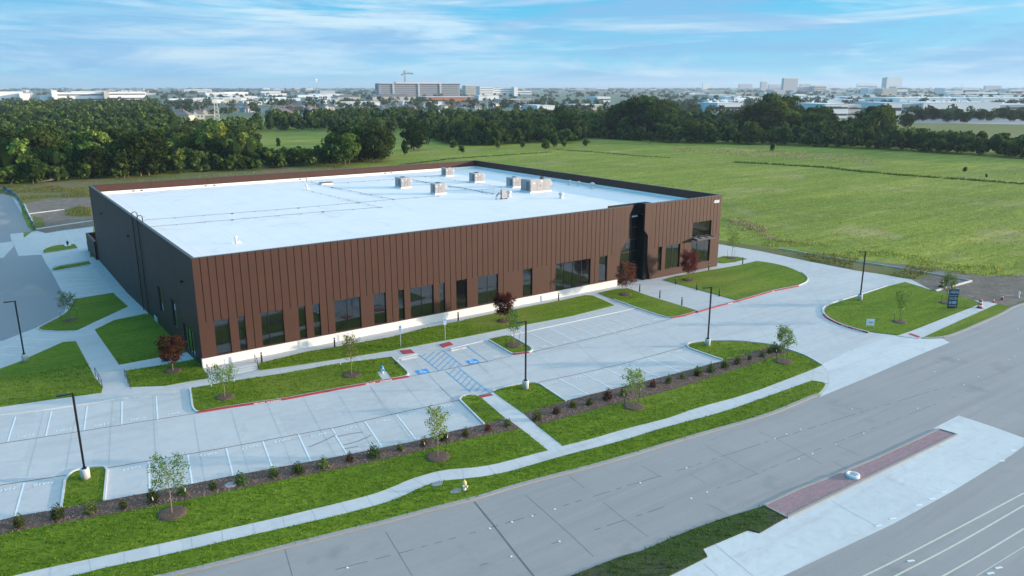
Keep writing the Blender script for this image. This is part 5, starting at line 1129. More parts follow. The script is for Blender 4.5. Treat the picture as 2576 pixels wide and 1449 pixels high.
tufts('dry_grass', [(P('Y5', (1590, 470), (1900, 500), (2254, 610), (2254, 690), (1900, 600), (1590, 560))+P('Z7', (900, 100), (560, 60)), -.05)], 2.2, .5, .18, BLADET, 'tan dry seed heads along the near edge of the field', 'dry grass', 200, 4, 3, fn=clump)
tufts('dry_grass', [(P('Y3', (0, 640), (900, 690), (1500, 720), (1400, 660), (700, 620), (0, 600)), -.05)], .22, .35, .45, BLADET, 'patch of brown dry grass far across the field', 'dry grass', 600, 5, 3)
def ridge(fr, pts, w, h_, lb, seed):
    q = densify(P(fr, *pts), 3); L, R = strip_pts(q, w*1.1); tufts('weed_row', [(L+R[::-1], -.05)], 2.2, h_*.42, .4, BLADED, lb, 'weeds', 600, seed, 3)
ridge('Y3', [(460, 712), (640, 722), (1150, 752), (1280, 770), (1600, 800), (2100, 835), (2576, 872)], 3.0, 1.1, 'long dark row of weeds crossing the field', 6)
ridge('Y2', [(1700, 652), (1850, 662), (2100, 680), (2300, 700), (2576, 716)], 2.4, .6, 'curving darker weed row on the far part of the field', 7)
ridge('Y2', [(500, 770), (900, 722), (1250, 698), (1650, 672)], 2.5, .6, 'weed row behind the building roof', 8)
tufts('weeds', [(P('N1', (100, 100), (1700, 110), (1700, 310), (880, 340), (470, 430), (300, 270)), -.02), (P('N1', (1200, 560), (1480, 480), (1700, 490), (1720, 660), (1500, 690), (1240, 650)), 0), (P('Z7', (650, 110), (1300, 215), (1900, 300), (1700, 370), (1400, 318), (900, 225)), 0)], 6, .35, .14, blades_mat('weed_blades', (.14, .15, .04), (.26, .25, .08)), 'yellowish rough weeds beside the dirt and drive', 'weeds', 260, 9, 3, fn=clump)
tufts('weeds', [(P('Z7', (500, 105), (1000, 170), (1500, 250), (2100, 330), (2560, 360), (2560, 300), (1500, 150), (600, 50)), -.03)], 4, .28, .16, BLADEF, 'thick green weeds along the near field margin', 'weeds', 200, 10, 3, fn=clump)

# mulch chips
def chips(polys, dens, mat, label, seed):
    rr = np.random.default_rng(seed); V = []
    for poly in polys:
        xs = [p[0] for p in poly]; ys = [p[1] for p in poly]; x0, x1, y0, y1 = max(min(xs), -25), max(xs), min(ys), max(ys); n = int((x1-x0)*(y1-y0)*dens)
        for _ in range(n):
            x = x0+(x1-x0)*rr.random(); y = y0+(y1-y0)*rr.random()
            if not inpoly(x, y, poly): continue
            a = rr.random()*PI; L = .05+.08*rr.random(); w = .02; t = .03*rr.random(); c, s = math.cos(a), math.sin(a)
            V += [(x-c*L-s*w, y-s*L+c*w, .056+t), (x-c*L+s*w, y-s*L-c*w, .056), (x+c*L+s*w, y+s*L-c*w, .07+t), (x+c*L-s*w, y+s*L+c*w, .08+t)]
    o = npmesh('mulch_chips', V, np.arange(len(V)).reshape(-1, 4), mat); tag(o, label, 'mulch', None, 'stuff')
chips([MU+P('Z2', (1345, 265))+ML[::-1], MUR+MLR[::-1]], 26, bw('pale_chip', (.24, .16, .12), .9), 'loose reddish wood chips over the mulch beds', 3)
chips([P('Z7', (1690, 372), (1900, 350), (2100, 372), (2300, 345), (2576, 330), (2576, 500), (2370, 568), (2285, 550), (2160, 528), (1860, 460))], 10, DIRT, 'loose clods on the bare dirt at the right', 4)

# ------------------------------------------------------------------ the far town
WB_ = bw('pale_wall', (.84, .83, .80), .8); WB2 = bw('cream_wall', (.55, .49, .40), .8); WB3 = bw('brick_wall', (.33, .17, .12), .85); WB4 = bw('grey_wall', (.50, .49, .48), .8); RFG = bw('shingle_roof', (.17, .155, .145), .9); RFB = bw('brown_roof', (.22, .15, .11), .9); RFW = bw('flat_roof_pale', (.75, .75, .74), .8); WIN = bw('dark_window', (.06, .075, .09), .3); TER = bw('terracotta_wall', (.42, .17, .09), .85)
def place(x0, x1, yb, yt, dep, al=.6):
    q = GZ((x0+x1)/2, yb); d = proj(q[0], q[1], 0)[2]; w = (x1-x0)/FOC*d; h_ = (yb-yt)/FOC*d; a0_ = math.atan2(q[1]-CAM[1], q[0]-CAM[0])-PI/2; ang = a0_*(1-al); w = w/math.cos(a0_-ang)
    return (float(q[0]), float(q[1]), 0), w, max(h_, 3), ang, d
def block(x0, x1, yb, yt, dep, label, wall=None, storeys=0, cat='building', name='building', roof='flat', turn=0.0, group=None, vents=0):
    loc, w, h_, ang, d = place(x0, x1, yb, yt, dep); r = empty(name, label, cat, loc, ang+turn, group); D_ = dep
    MB().box(-w/2, w/2, 0, D_, -.5, h_).build('wall', wall or WB_, r)
    if roof == 'flat':
        o = MB(); o.box(-w/2-.3, w/2+.3, -.3, D_+.3, h_, h_+max(.4, h_*.03)); o = o.build('roof', RFW, r)
        if vents:
            rr = random.Random(int(x0))
            for k in range(vents): a = -w/2+w*rr.random(); b = D_*rr.random(); MB().box(a-1.2, a+1.2, b-1, b+1, h_+.3, h_+2.2).build('roof_unit', WB_, o)
    elif roof == 'hip':
        o = MB(); k = min(w, D_)*.42; R_ = h_*.75
        o.v += [(-w/2-.6, -.6, h_), (w/2+.6, -.6, h_), (w/2+.6, D_+.6, h_), (-w/2-.6, D_+.6, h_), (-w/2+k, D_/2, h_+R_), (w/2-k, D_/2, h_+R_)]; o.f += [(0, 1, 5, 4), (1, 2, 5), (2, 3, 4, 5), (3, 0, 4), (3, 2, 1, 0)]; o.build('roof', RFG, r)
    for s in range(storeys):
        z = h_*(s+.45)/storeys; o = MB(); o.box(-w/2+w*.02, w/2-w*.02, -.25, -.02, z-h_*.10/storeys, z+h_*.16/storeys); o.build('window_band', WIN, r)
    return r, w, h_
def house(x0, x1, yb, yt, label, wall):
    loc, w, h_, ang, d = place(x0, x1, yb, yt, 14); hw = h_*.5; r = empty('house', label, 'house', loc, ang+random.uniform(-.5, .5), 'suburban houses beyond the wood'); dp = 13
    MB().box(-w/2, w/2, 0, dp, -.3, hw).build('wall', wall, r); o = MB(); k = min(w, dp)*.45
    o.v += [(-w/2-.5, -.5, hw), (w/2+.5, -.5, hw), (w/2+.5, dp+.5, hw), (-w/2-.5, dp+.5, hw), (-w/2+k, dp/2, h_), (w/2-k, dp/2, h_)]; o.f += [(0, 1, 5, 4), (1, 2, 5), (2, 3, 4, 5), (3, 0, 4), (3, 2, 1, 0)]; rf_ = o.build('roof', RFG, r)
    MB().box(w*.22, w*.22+1.1, dp*.3, dp*.3+1, hw, h_+.9).build('chimney', WB3, rf_)
    g_ = MB(); gx = -w*.18; g_.v += [(gx-w*.16, -1.6, 0), (gx+w*.16, -1.6, 0), (gx+w*.16, 3, 0), (gx-w*.16, 3, 0), (gx-w*.16, -1.6, hw*.95), (gx+w*.16, -1.6, hw*.95), (gx+w*.16, 3, hw*.95), (gx-w*.16, 3, hw*.95), (gx, -1.6, hw*1.55), (gx, 4, hw*1.55)]
    g_.f += [(0, 1, 5, 8, 4), (1, 2, 6, 5), (3, 0, 4, 7), (5, 6, 9, 8), (7, 4, 8, 9)]; g_.build('gable', wall, r)
    for k in (-.35, .05, .3): MB().box(w*k-.6, w*k+.6, -.06, -.01, hw*.35, hw*.75).build('window', WIN, r)
y1 = lambda x, y: D('Y1', x, y); y2 = lambda x, y: D('Y2', x, y); y3 = lambda x, y: D('Y3', x, y)
def bb(f, x0, x1, yb, yt, *a, **k):
    p, q = f(x0, yb), f(x1, yt); return block(p[0], q[0], p[1], q[1], *a, **k)
bb(y1, -120, 160, 275, 212, 90, 'white blank warehouse at the far left edge', WB_); bb(y1, 160, 232, 275, 224, 90, 'lower white block right of the leftmost warehouse', WB_)
bb(y1, 440, 800, 285, 217, 60, 'long white parking garage, left wing, with dark open decks', WB_, 2); bb(y1, 842, 1112, 275, 213, 60, 'long white parking garage, right wing, with dark open decks', WB_, 2); bb(y1, 408, 446, 287, 201, 40, 'white stair tower at the left end of the long garage', WB_); bb(y1, 808, 842, 285, 215, 40, 'tan stair tower between the two garage wings', WB2); bb(y1, 318, 402, 285, 240, 50, 'small white block left of the garage stair tower', WB_)
for i, (x0, x1, yb, yt, c) in enumerate(((1425, 1620, 212, 193, WB_), (1585, 1725, 245, 216, WB_), (1730, 1905, 243, 213, WB_), (1300, 1480, 288, 264, WB_), (1600, 1720, 300, 270, WB_), (1720, 1850, 295, 262, WB2), (2010, 2155, 235, 208, WB_), (1870, 2010, 310, 286, WB_), (2095, 2240, 275, 254, WB_), (2350, 2470, 292, 264, WB_), (2470, 2600, 300, 276, WB_), (2200, 2240, 210, 181, WB4), (2262, 2305, 210, 181, WB2), (2460, 2573, 228, 203, WB4), (900, 1020, 212, 200, WB_), (560, 720, 222, 206, WB_), (1960, 2120, 295, 275, WB_))):
    bb(y1, x0, x1, yb, yt, 40, 'pale flat roofed warehouse among trees in the left distance', c, 1 if i % 3 == 0 else 0, group='left distant warehouses')
for i, (f, x0, x1, yb, yt, c) in enumerate(((y1, 1242, 1450, 432, 352, WB2), (y1, 1470, 1570, 420, 345, WB4), (y1, 1540, 1660, 392, 335, WB2), (y1, 2075, 2240, 392, 325, WB3), (y1, 2350, 2470, 382, 318, WB2), (y1, 2195, 2330, 350, 300, WB3), (y1, 1880, 1990, 365, 318, WB4), (y1, 2480, 2570, 350, 305, WB2), (y1, 1780, 1850, 350, 318, WB2),
        (y2, 30, 150, 362, 312, WB2), (y2, 340, 425, 352, 305, WB2), (y2, 160, 260, 345, 310, WB4), (y2, 450, 520, 335, 290, WB2), (y2, 505, 605, 350, 305, WB3), (y2, 655, 760, 335, 285, WB4), (y2, 575, 640, 318, 283, WB4), (y2, 800, 935, 352, 308, WB2), (y2, 742, 802, 366, 330, WB_), (y2, 945, 1045, 335, 290, WB4), (y2, 1055, 1130, 345, 300, WB4), (y2, 1195, 1300, 330, 290, WB2), (y2, 1200, 1270, 360, 325, WB4), (y2, 1300, 1390, 320, 282, WB4), (y2, 1360, 1450, 330, 300, WB4), (y2, 1440, 1530, 325, 285, WB2), (y2, 1385, 1500, 305, 275, WB2), (y2, 880, 960, 360, 330, WB4), (y2, 260, 330, 352, 320, WB4))):
    a, b = f(x0, yb), f(x1, yt); lbs = {0: 'nearest pale house with broad hip roof left of the pylon', 1: 'grey house just behind the pylon', 3: 'brick house right of the pylon', 17: 'small white gabled house in the row left of centre'}
    house(a[0], b[0], a[1], b[1], lbs.get(i, 'grey roofed suburban house in the row beyond the wood'), c)
for x0, x1, yb, yt, lb, c in ((0, 340, 316, 290, 'long low white warehouse behind the houses, left one', WB_), (520, 640, 312, 284, 'short white warehouse between the house roofs', WB_), (750, 850, 320, 290, 'white warehouse wall behind the middle houses', WB_), (1550, 1682, 362, 318, 'white warehouse end showing left of the tall dark trees', WB_), (1870, 2062, 350, 312, 'tan and white low building among the tall trees', WB2), (2010, 2110, 288, 250, 'white two storey block seen above the tree belt', WB_), (1100, 1255, 275, 240, 'white stepped building right of the brown ones', WB_), (700, 1070, 292, 250, 'wide terracotta coloured building below the hospital', TER)):
    bb(y2, x0, x1, yb, yt, 45, lb, c, 1 if 'two' in lb else 0)
for x0, x1, yb, yt, lb in ((290, 620, 275, 248, 'broad brown roofed building below the hospital'), (20, 190, 272, 250, 'brown roofed low building left of the hospital')): bb(y2, x0, x1, yb, yt, 60, lb, WB2, 0, roof='hip')
for x0, x1, yb, yt, lb in ((1260, 1330, 300, 268, 'left'), (1345, 1420, 300, 268, 'middle'), (1435, 1500, 298, 266, 'right')): bb(y2, x0, x1, yb, yt, 25, 'cream terrace block, %s of three right of the pylon' % lb, WB2, 2)
# hospital
hp, w, h_ = bb(y2, 345, 960, 247, 150, 25, 'long seven storey grey hospital block with dark roofline and ribbon windows', bw('hospital_concrete', (.30, .30, .31), .8), 7, name='hospital')
MB().box(-w*.28, w*.28, 8, 30, h_+1, h_+4).build('penthouse', WB4, hp)
for k in (-.33, -.02, .25): MB().box(w*k-2.5, w*k+2.5, -2.5, -.3, 0, h_-1).build('stair_bay', WB4, hp)
MB().box(-w/2, w/2, -1.2, -.02, h_-2.5, h_-.2).build('cornice', COPING, hp)
q = GZ(*y2(338, 247)); dd = proj(q[0], q[1], 0)[2]; tw = empty('corner_tower', 'round grey tower at the left end of the hospital', 'tower', (float(q[0]), float(q[1]), 0)); R_ = 26/3.05/FOC*dd; hh = 98/3.05/FOC*dd
MB().lathe([(R_, 0), (R_, hh*.55)], 14).build('shaft', WB4, tw, True); MB().lathe([(R_*1.15, hh*.55), (R_*1.15, hh)], 14).build('drum', WIN, tw, True)
bb(y2, 1000, 1112, 240, 166, 30, 'cream block with overhanging roof right of the hospital', WB2, 5); bb(y2, 1108, 1210, 244, 178, 30, 'white banded office block, left half of the pair', WB_, 4); bb(y2, 1212, 1372, 242, 186, 30, 'white office block with orange lit window bands', WB_, 4); bb(y2, 1372, 1400, 242, 177, 25, 'slim pale tower at the right end of the office pair', WB_); bb(y2, 1402, 1505, 228, 204, 30, 'low pale hall right of the office pair', WB_, 1)
# crane
def crane(f, x, yb, yt, xa, xb, lb, col):
    a = f(x, yb); q = GZ(*a); dd = proj(q[0], q[1], 0)[2]; H = (a[1]-f(x, yt)[1])/FOC*dd; s = 1/ (f(1, 0)[0]-f(0, 0)[0]); px = (f(1, 0)[0]-f(0, 0)[0])/FOC*dd
    ang = math.atan2(q[1]-CAM[1], q[0]-CAM[0])-PI/2; r = empty('tower_crane', lb, 'crane', (float(q[0]), float(q[1]), 0), ang); mb = MB(); w = 1.6
    for sx in (-w, w):
        for sy in (-w, w): mb.tube([(sx, sy, 0), (sx, sy, H)], .5, 4)
    for k in range(int(H/6)): mb.tube([(-w, -w, k*6), (w, -w, k*6+6)], .3, 4); mb.tube([(w, w, k*6), (-w, w, k*6+6)], .3, 4)
    mb.build('mast', col, r); L0 = (xa-x)*px; L1 = (xb-x)*px; j = MB()
    j.tube([(L0, 0, H*.86), (L1, 0, H*.86)], .7, 4); j.tube([(L0*.2, 0, H*.86+3), (L1*.9, 0, H*.86+2.5)], .5, 4)
    for k in range(12): t = L1*k/12; j.tube([(t, 0, H*.86), (t+L1/24, 0, H*.86+2.6), (t+L1/12, 0, H*.86)], .3, 4)
    j.build('jib', col, r); MB().box(L0-3, L0+3, -2, 2, H*.86-5, H*.86).build('counterweight', WB4, r); MB().tube([(L1*.9, 0, H*.86), (0, 0, H), (L0*.8, 0, H*.86)], .3, 4).build('tie', col, r)
crane(y2, 536, 240, 52, 515, 605, 'tall tower crane standing behind the hospital', WB3)
# right-hand skyline
for x0, x1, yb, yt, dp, st, lb, c in ((820, 917, 205, 106, 18, 0, 'tall square grey tower on the right skyline', WB4), (1545, 1572, 200, 103, 14, 0, 'narrow shaft beside the glass tower on the right skyline', WB4), (1572, 1675, 200, 98, 18, 0, 'tall pale glass tower on the right skyline', WB_), (830, 1040, 204, 165, 18, 3, 'long office block with punched windows below the square tower', WB4), (1048, 1128, 204, 160, 40, 3, 'cream office block right of the long punched one', WB2),
        (500, 590, 185, 145, 18, 0, 'stepped pale block left of the domed roof', WB4), (657, 697, 190, 128, 18, 0, 'small tower left of the square grey tower', WB4), (716, 800, 185, 147, 18, 0, 'low stepped block beside the square tower', WB4), (945, 1015, 185, 144, 18, 0, 'block with raised centre right of the square tower', WB4), (1050, 1200, 180, 151, 18, 0, 'wide pale block on the skyline between the towers', WB_), (1365, 1500, 180, 141, 18, 1, 'pale office pair left of the glass tower', WB_),
        (232, 285, 180, 137, 18, 0, 'pale block on the skyline above the dark wood', WB_), (1440, 1500, 235, 176, 35, 0, 'white residential block, left of three', WB_), (1500, 1545, 232, 172, 35, 3, 'white residential block, middle of three', WB_), (1545, 1640, 236, 178, 35, 0, 'white residential block with yellow bay, right of three', WB2), (1642, 1720, 215, 165, 40, 2, 'pale block right of the white residential trio', WB_), (2005, 2120, 215, 176, 50, 2, 'white office with ribbon windows far right', WB_), (2120, 2240, 212, 172, 50, 1, 'white low office beside the ribbon one far right', WB_), (2020, 2120, 232, 208, 40, 0, 'low pale shed in front of the far right offices', WB_), (2160, 2380, 228, 206, 40, 0, 'long low pale shed at far right', WB_), (2300, 2400, 190, 156, 18, 0, 'wide pale arena roof on the far right skyline', WB4), (2485, 2600, 215, 184, 50, 1, 'pale office at the right edge of the skyline', WB_), (750, 830, 215, 188, 40, 0, 'low grey block above the dark wood', WB4)):
    bb(y3, x0, x1, yb, yt, dp, lb, c, st)
for x0, x1, yb, yt, dp, st, v, lb, c in ((1755, 2700, 290, 246, 90, 0, 22, 'very long pale warehouse with many roof units at right', WB_), (1000, 1380, 276, 262, 60, 0, 12, 'low white warehouse roof left of the long one', WB_), (990, 1130, 300, 284, 60, 0, 6, 'white warehouse behind the belt trees', WB_), (1120, 1280, 390, 293, 50, 2, 0, 'white corner block with dark logo and window bands', WB_), (1285, 1375, 385, 300, 45, 2, 0, 'bluish glass office beside the logo block', WB4), (1560, 1672, 368, 284, 50, 1, 0, 'white block end behind the ragged tall tree', WB_), (1700, 1850, 350, 290, 50, 1, 3, 'pale blue fronted warehouse left part at right', WB4), (1850, 2052, 350, 282, 50, 0, 4, 'white warehouse in the middle of the right group', WB_), (2052, 2372, 345, 280, 50, 0, 4, 'white warehouse with clean blank wall at right', WB_), (2400, 2700, 340, 295, 50, 1, 4, 'pale warehouse at the right edge behind round trees', WB4), (340, 520, 350, 285, 45, 1, 5, 'white warehouse seen in the gap between tall trees', WB_), (330, 520, 300, 265, 45, 0, 5, 'pale low roof beyond the gap in the tall trees', WB_), (460, 545, 280, 245, 30, 0, 0, 'small pale block in the tree gap', WB_)):
    r, w, h_ = bb(y3, x0, x1, yb, yt, dp, lb, c, st, vents=v)
    if 'logo' in lb: MB().box(-w*.28, w*.2, -.35, -.27, h_*.78, h_*.84).build('logo', WIN, r)
rr = random.Random(5)
for i in range(44):
    if i < 26: x = rr.uniform(250, 2450); yb = rr.uniform(222, 300); f = y3; w = rr.uniform(110, 380)
    else: x = rr.uniform(1250, 2500); yb = rr.uniform(235, 300); f = y1; w = rr.uniform(90, 260)
    bb(f, x, x+w, yb, yb-rr.uniform(12, 19), 70, 'long white warehouse in the middle of the far town', rr.choice([WB_, WB_, WB_, WB2]), 0, vents=0, group='far white warehouses')
for i in range(46):
    x = rr.uniform(900, 1760) if i < 20 else rr.uniform(0, 1100); yb = rr.uniform(205, 262) if i < 20 else rr.uniform(212, 240); w = rr.uniform(40, 130); bb(y3 if i < 30 else y1, x, x+w, yb, yb-rr.uniform(9, 18), 40, 'small pale commercial building scattered in the far town', rr.choice([WB_, WB_, WB2, WB4]), rr.choice([0, 0, 1]), group='scattered far town buildings')
for i in range(34):
    x = rr.uniform(0, 2576); yb = rr.uniform(186, 204); w = rr.uniform(20, 90); f = rr.choice([y1, y2, y3]); bb(f, x, x+w, yb, yb-rr.uniform(5, 12), 60, 'tiny pale building on the hazy horizon', rr.choice([WB_, WB4, WB2]), 0, group='horizon buildings')
# town trees (uncountable, one object)
def town_trees():
    Vs = []; rr = np.random.default_rng(77); V2, F2, nn = [], [], 0
    for k in range(2700):
        u = rr.random()*2760-90; v = 223+75*rr.random()**1.55
        if u > 2250 and v > 292: continue
        q = GZ(u, v); d = proj(q[0], q[1], 0)[2]
        if math.sin(q[0]*.011+1)+math.sin(q[1]*.006+q[0]*.004) < -.35 and rr.random() < .8: continue
        H = 6+5*rr.random(); R = H*.5; n = 60 if d < 1300 else (34 if d < 2500 else 16)
        if d > 2500: R *= 2.6
        if d > 5000: R *= 1.8
        dd_ = rr.normal(size=(n, 3)); dd_[:, 2] = abs(dd_[:, 2]); dd_ /= np.linalg.norm(dd_, axis=1)[:, None]; Pp = dd_*np.array([R, R, H*.62])*(.7+.4*rr.random((n, 1)))+np.array([q[0], q[1], H*.3])
        V, F = surf_leaves(Pp, dd_, .28*R*(1.0 if d < 1300 else 1.4), rr); Vs.append(V)
    V = np.concatenate(Vs); print('town', len(V)//4); o = npmesh('town_trees', V, np.arange(len(V)).reshape(-1, 4), TLEAF); tag(o, 'countless street and garden trees filling the town up to the horizon', 'trees', None, 'stuff')
TLEAF = leaf_mat('town_tree_leaves', (.045, .062, .030), (.085, .105, .045), .2, .02, False)
town_trees()
# round lot trees at right
for i in range(22):
    x = 1800+i*37+random.uniform(-12, 12); yb = 400+random.choice([0, 14, 26])+random.uniform(-4, 4); q = GZ(*y3(x, yb)); H = 8+1.5*random.random()
    put_tree('oak', float(q[0]), float(q[1]), H, 'dark round crowned tree in the paved lot at right', 'tree', 'round lot trees at right')
# masts and pylons
def pylon(f, x, yb, yt, lb):
    a = f(x, yb); q = GZ(*a); dd = proj(q[0], q[1], 0)[2]; H = (a[1]-f(x, yt)[1])/FOC*dd; ang = math.atan2(q[1]-CAM[1], q[0]-CAM[0])-PI/2; r = empty('power_pylon', lb, 'pylon', (float(q[0]), float(q[1]), 0), ang); mb = MB(); w0, w1 = H*.1, H*.018; t = .16
    P4 = lambda k, sx, sy: (sx*(w0+(w1-w0)*k), sy*(w0+(w1-w0)*k), H*k)
    for sx in (-1, 1):
        for sy in (-1, 1): mb.tube([P4(0, sx, sy), P4(1, sx, sy)], t, 4)
    n = 9
    for i in range(n):
        a_, b_ = i/n, (i+1)/n
        for sy in (-1, 1): mb.tube([P4(a_, -1, sy), P4(b_, 1, sy)], t*.7, 4); mb.tube([P4(a_, 1, sy), P4(b_, -1, sy)], t*.7, 4)
        for sx in (-1, 1): mb.tube([P4(a_, sx, -1), P4(b_, sx, 1)], t*.7, 4)
    mb.build('lattice', SILV, r)
    for z in (.72, .85, .97): MB().tube([(-H*.14, 0, H*z), (H*.14, 0, H*z)], t, 4).tube([(-H*.14, 0, H*z), (0, 0, H*z+H*.05), (H*.14, 0, H*z)], t*.6, 4).build('crossarm', SILV, r)
    return r, H
pA, HA = pylon(y1, 1672, 475, 235, 'lattice power pylon rising from the wood by the nearest houses'); pB, HB2 = pylon(y2, 1158, 385, 240, 'lattice power pylon in the centre behind the field trees'); pylon(y3, 1355, 262, 190, 'small distant pylon above the right tree belt'); pylon(y3, 2405, 290, 180, 'faint pylon at the far right above the warehouses')
a0 = Vector(pA.location); b0_ = Vector(pB.location); c0 = a0+(a0-b0_).normalized()*420
for z, lb in ((.72, 'lowest power line over the left wood'), (.97, 'highest power line over the left wood'), (.85, 'middle power line over the left wood')):
    pth = []
    for s, e, hs, he in ((c0, a0, HA, HA), (a0, b0_, HA, HB2)):
        for k in range(13): t = k/12; p = s.lerp(e, t); pth.append((p.x, p.y, (hs*(1-t)+he*t)*z-10*4*t*(1-t)*.6))
    tag(MB().tube(pth, .06, 4).build('power_line', BLACK), lb, 'power line')
def mast(f, x, yb, yt, lb, head=False):
    a = f(x, yb); q = GZ(*a); dd = proj(q[0], q[1], 0)[2]; H = (a[1]-f(x, yt)[1])/FOC*dd; r = empty('mast', lb, 'mast', (float(q[0]), float(q[1]), 0)); s = dd/3000
    MB().tube([(0, 0, 0), (0, 0, H)], [1.1*s, .7*s], 6).build('pole', SILV, r)
    if head: MB().box(-3.4*s, 3.4*s, -1, 1, H*.9, H*.97).build('floodlight_rack', WB_, r); MB().box(-2.4*s, 2.4*s, -1, 1, H*.8, H*.85).build('antenna_ring', WB_, r)
mast(y1, 2437, 248, 112, 'tall white mast with antenna head left of the hospital', True); mast(y1, 1489, 205, 92, 'thin mast on the left horizon'); mast(y1, 1375, 215, 150, 'short thin mast left of the tall thin one'); mast(y1, 1112, 245, 188, 'white roof mast beside the long garage', True); mast(y2, 1560, 228, 198, 'white post on the horizon right of the offices'); mast(y2, 1724, 225, 200, 'small white post on the central horizon'); mast(y1, 245, 265, 203, 'thin white post right of the leftmost warehouses'); mast(y3, 2115, 215, 145, 'thin crane like mast on the far right skyline')

# ------------------------------------------------------------------ air, sky, light
SUN_EL, SUN_AZ = math.radians(8.5), math.radians(-33)
sdir = Vector((math.cos(SUN_EL)*math.cos(SUN_AZ), math.cos(SUN_EL)*math.sin(SUN_AZ), math.sin(SUN_EL)))
sl = bpy.data.lights.new('sun', 'SUN'); sl.energy = 4.5; sl.angle = math.radians(.6); sl.color = (1, .80, .62)
so = bpy.data.objects.new('sun', sl); COL.objects.link(so); so.rotation_euler = sdir.to_track_quat('Z', 'Y').to_euler()
hz = MB().box(-13200, 13200, -13200, 13200, -2.8, 105).build('haze', LAWN)
hm = bpy.data.materials.new('haze_air'); hm.use_nodes = True; nt = hm.node_tree; nt.nodes.clear(); o_ = N(nt, 'ShaderNodeOutputMaterial'); pv = N(nt, 'ShaderNodeVolumePrincipled')
pv.inputs['Density'].default_value = 9e-5; pv.inputs['Color'].default_value = (.72, .86, 1, 1); pv.inputs['Anisotropy'].default_value = .2
nt.links.new(pv.outputs[0], o_.inputs['Volume']); hz.data.materials.clear(); hz.data.materials.append(hm); tag(hz, 'pale blue haze lying over the whole landscape', 'haze', None, 'stuff')

wd = bpy.data.worlds.new('World'); scene.world = wd; wd.use_nodes = True; nt = wd.node_tree; nt.nodes.clear()
out = N(nt, 'ShaderNodeOutputWorld'); bg = N(nt, 'ShaderNodeBackground'); nt.links.new(bg.outputs[0], out.inputs[0])
sk = N(nt, 'ShaderNodeTexSky'); sk.sky_type = 'NISHITA'; sk.sun_disc = False; sk.sun_elevation = SUN_EL; sk.sun_rotation = PI/2-SUN_AZ; sk.air_density = 1; sk.dust_density = .5; sk.ozone_density = 3
tc = N(nt, 'ShaderNodeTexCoord'); sp = N(nt, 'ShaderNodeSeparateXYZ'); nt.links.new(tc.outputs['Generated'], sp.inputs[0])
def vmap(sx, sz, off=(0, 0, 0)):
    mp = N(nt, 'ShaderNodeMapping'); mp.inputs['Scale'].default_value = (sx, sx, sz); mp.inputs['Location'].default_value = off; nt.links.new(tc.outputs['Generated'], mp.inputs[0]); return mp.outputs[0]
zen = ramp(nt, sp.outputs['Z'], 0.0, .12)
clear = mixc(nt, zen, (2.3, 5.4, 7.1), (.5, 4.2, 7.0))
blend = mixc(nt, .92, sk.outputs[0], clear)
hi = ramp(nt, sp.outputs['Z'], .10, .45)
blend = mixc(nt, hi, blend, (5.2, 11.6, 17.4))
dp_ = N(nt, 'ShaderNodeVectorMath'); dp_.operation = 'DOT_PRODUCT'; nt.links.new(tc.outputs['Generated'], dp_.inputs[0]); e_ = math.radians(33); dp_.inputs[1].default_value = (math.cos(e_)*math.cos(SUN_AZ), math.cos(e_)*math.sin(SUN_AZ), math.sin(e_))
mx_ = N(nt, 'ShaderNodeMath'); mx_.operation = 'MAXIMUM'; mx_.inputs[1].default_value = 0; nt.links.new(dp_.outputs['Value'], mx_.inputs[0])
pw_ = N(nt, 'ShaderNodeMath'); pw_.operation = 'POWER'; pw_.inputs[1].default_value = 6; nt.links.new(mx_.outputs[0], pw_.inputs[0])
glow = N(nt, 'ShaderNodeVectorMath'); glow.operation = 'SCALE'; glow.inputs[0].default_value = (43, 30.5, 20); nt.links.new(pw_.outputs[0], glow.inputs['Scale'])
blend = mixc(nt, 1.0, blend, glow.outputs[0], 'ADD')   # broad warm glow added to the unseen sky above the sun, for soft light
n1 = noise(nt, 1, 8, .55, vmap(2.3, 26, (1.9, 4.2, 3.1)), .9); n1b = noise(nt, 1, 8, .55, vmap(2.3, 26, (1.9, 4.2, 3.42)), .9)
c1 = ramp(nt, n1, .44, .56)
c2 = ramp(nt, noise(nt, 1, 8, .62, vmap(3.6, 42, (3.3, 1.2, .7)), .8), .50, .66)
sb = N(nt, 'ShaderNodeMath'); sb.operation = 'SUBTRACT'; nt.links.new(n1, sb.inputs[0]); nt.links.new(n1b, sb.inputs[1])
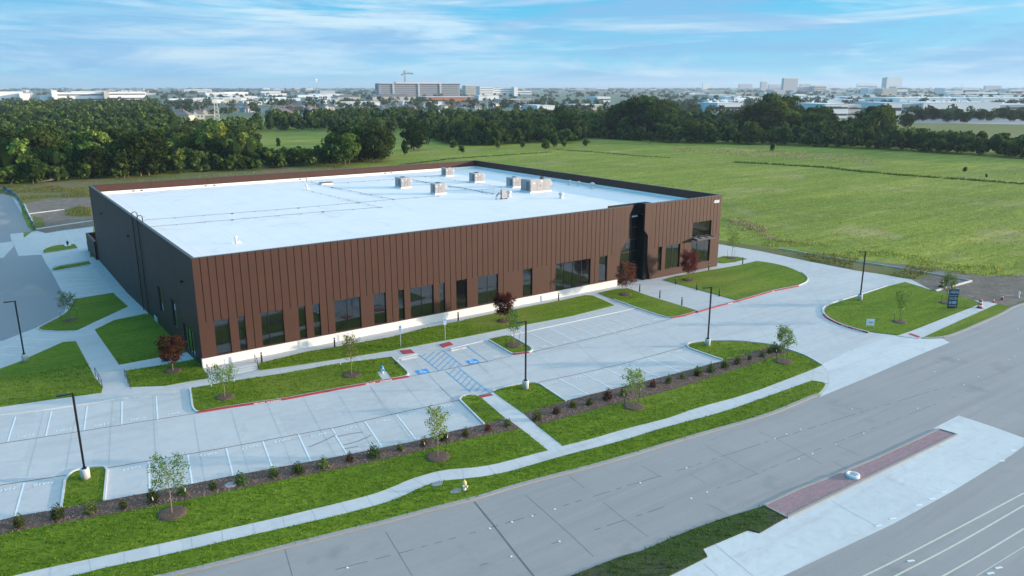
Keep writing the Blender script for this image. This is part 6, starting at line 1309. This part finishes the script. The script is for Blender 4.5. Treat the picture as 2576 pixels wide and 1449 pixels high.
band = mixc(nt, ramp(nt, sb.outputs[0], -.07, .12), (2.3, 4.5, 6.8), (4.7, 6.2, 7.2))
fade = ramp(nt, sp.outputs['Z'], -.004, .016)
mul = N(nt, 'ShaderNodeMath'); mul.operation = 'MULTIPLY'; nt.links.new(c1, mul.inputs[0]); nt.links.new(fade, mul.inputs[1])
sc = N(nt, 'ShaderNodeMath'); sc.operation = 'MULTIPLY'; sc.inputs[1].default_value = .95; nt.links.new(mul.outputs[0], sc.inputs[0])
c3 = ramp(nt, noise(nt, 1, 9, .60, vmap(3.4, 24, (7.1, 2.6, 1.3)), .6), .45, .58)
m4 = N(nt, 'ShaderNodeMath'); m4.operation = 'MULTIPLY'; nt.links.new(c3, m4.inputs[0]); nt.links.new(fade, m4.inputs[1])
m5 = N(nt, 'ShaderNodeMath'); m5.operation = 'MULTIPLY'; m5.inputs[1].default_value = .8; nt.links.new(m4.outputs[0], m5.inputs[0])
b1_ = mixc(nt, sc.outputs[0], blend, band)
b1_ = mixc(nt, m5.outputs[0], b1_, (1.9, 4.0, 6.3))
m2 = N(nt, 'ShaderNodeMath'); m2.operation = 'MULTIPLY'; nt.links.new(c2, m2.inputs[0]); nt.links.new(fade, m2.inputs[1])
m3 = N(nt, 'ShaderNodeMath'); m3.operation = 'MULTIPLY'; m3.inputs[1].default_value = .6; nt.links.new(m2.outputs[0], m3.inputs[0])
b2_ = mixc(nt, m3.outputs[0], b1_, (5.0, 6.9, 7.8))
b3_ = mixc(nt, ramp(nt, sp.outputs['Z'], .012, -.008), b2_, (2.6, 5.2, 6.9))
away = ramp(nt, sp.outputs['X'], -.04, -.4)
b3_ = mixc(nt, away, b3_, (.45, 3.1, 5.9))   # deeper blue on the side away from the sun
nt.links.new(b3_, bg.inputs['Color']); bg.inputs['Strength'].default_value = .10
vs = scene.view_settings; vs.view_transform = 'Standard'; vs.look = 'None'; vs.exposure = .43; vs.gamma = 1; vs.use_curve_mapping = False
scene.cycles.volume_bounces = 0
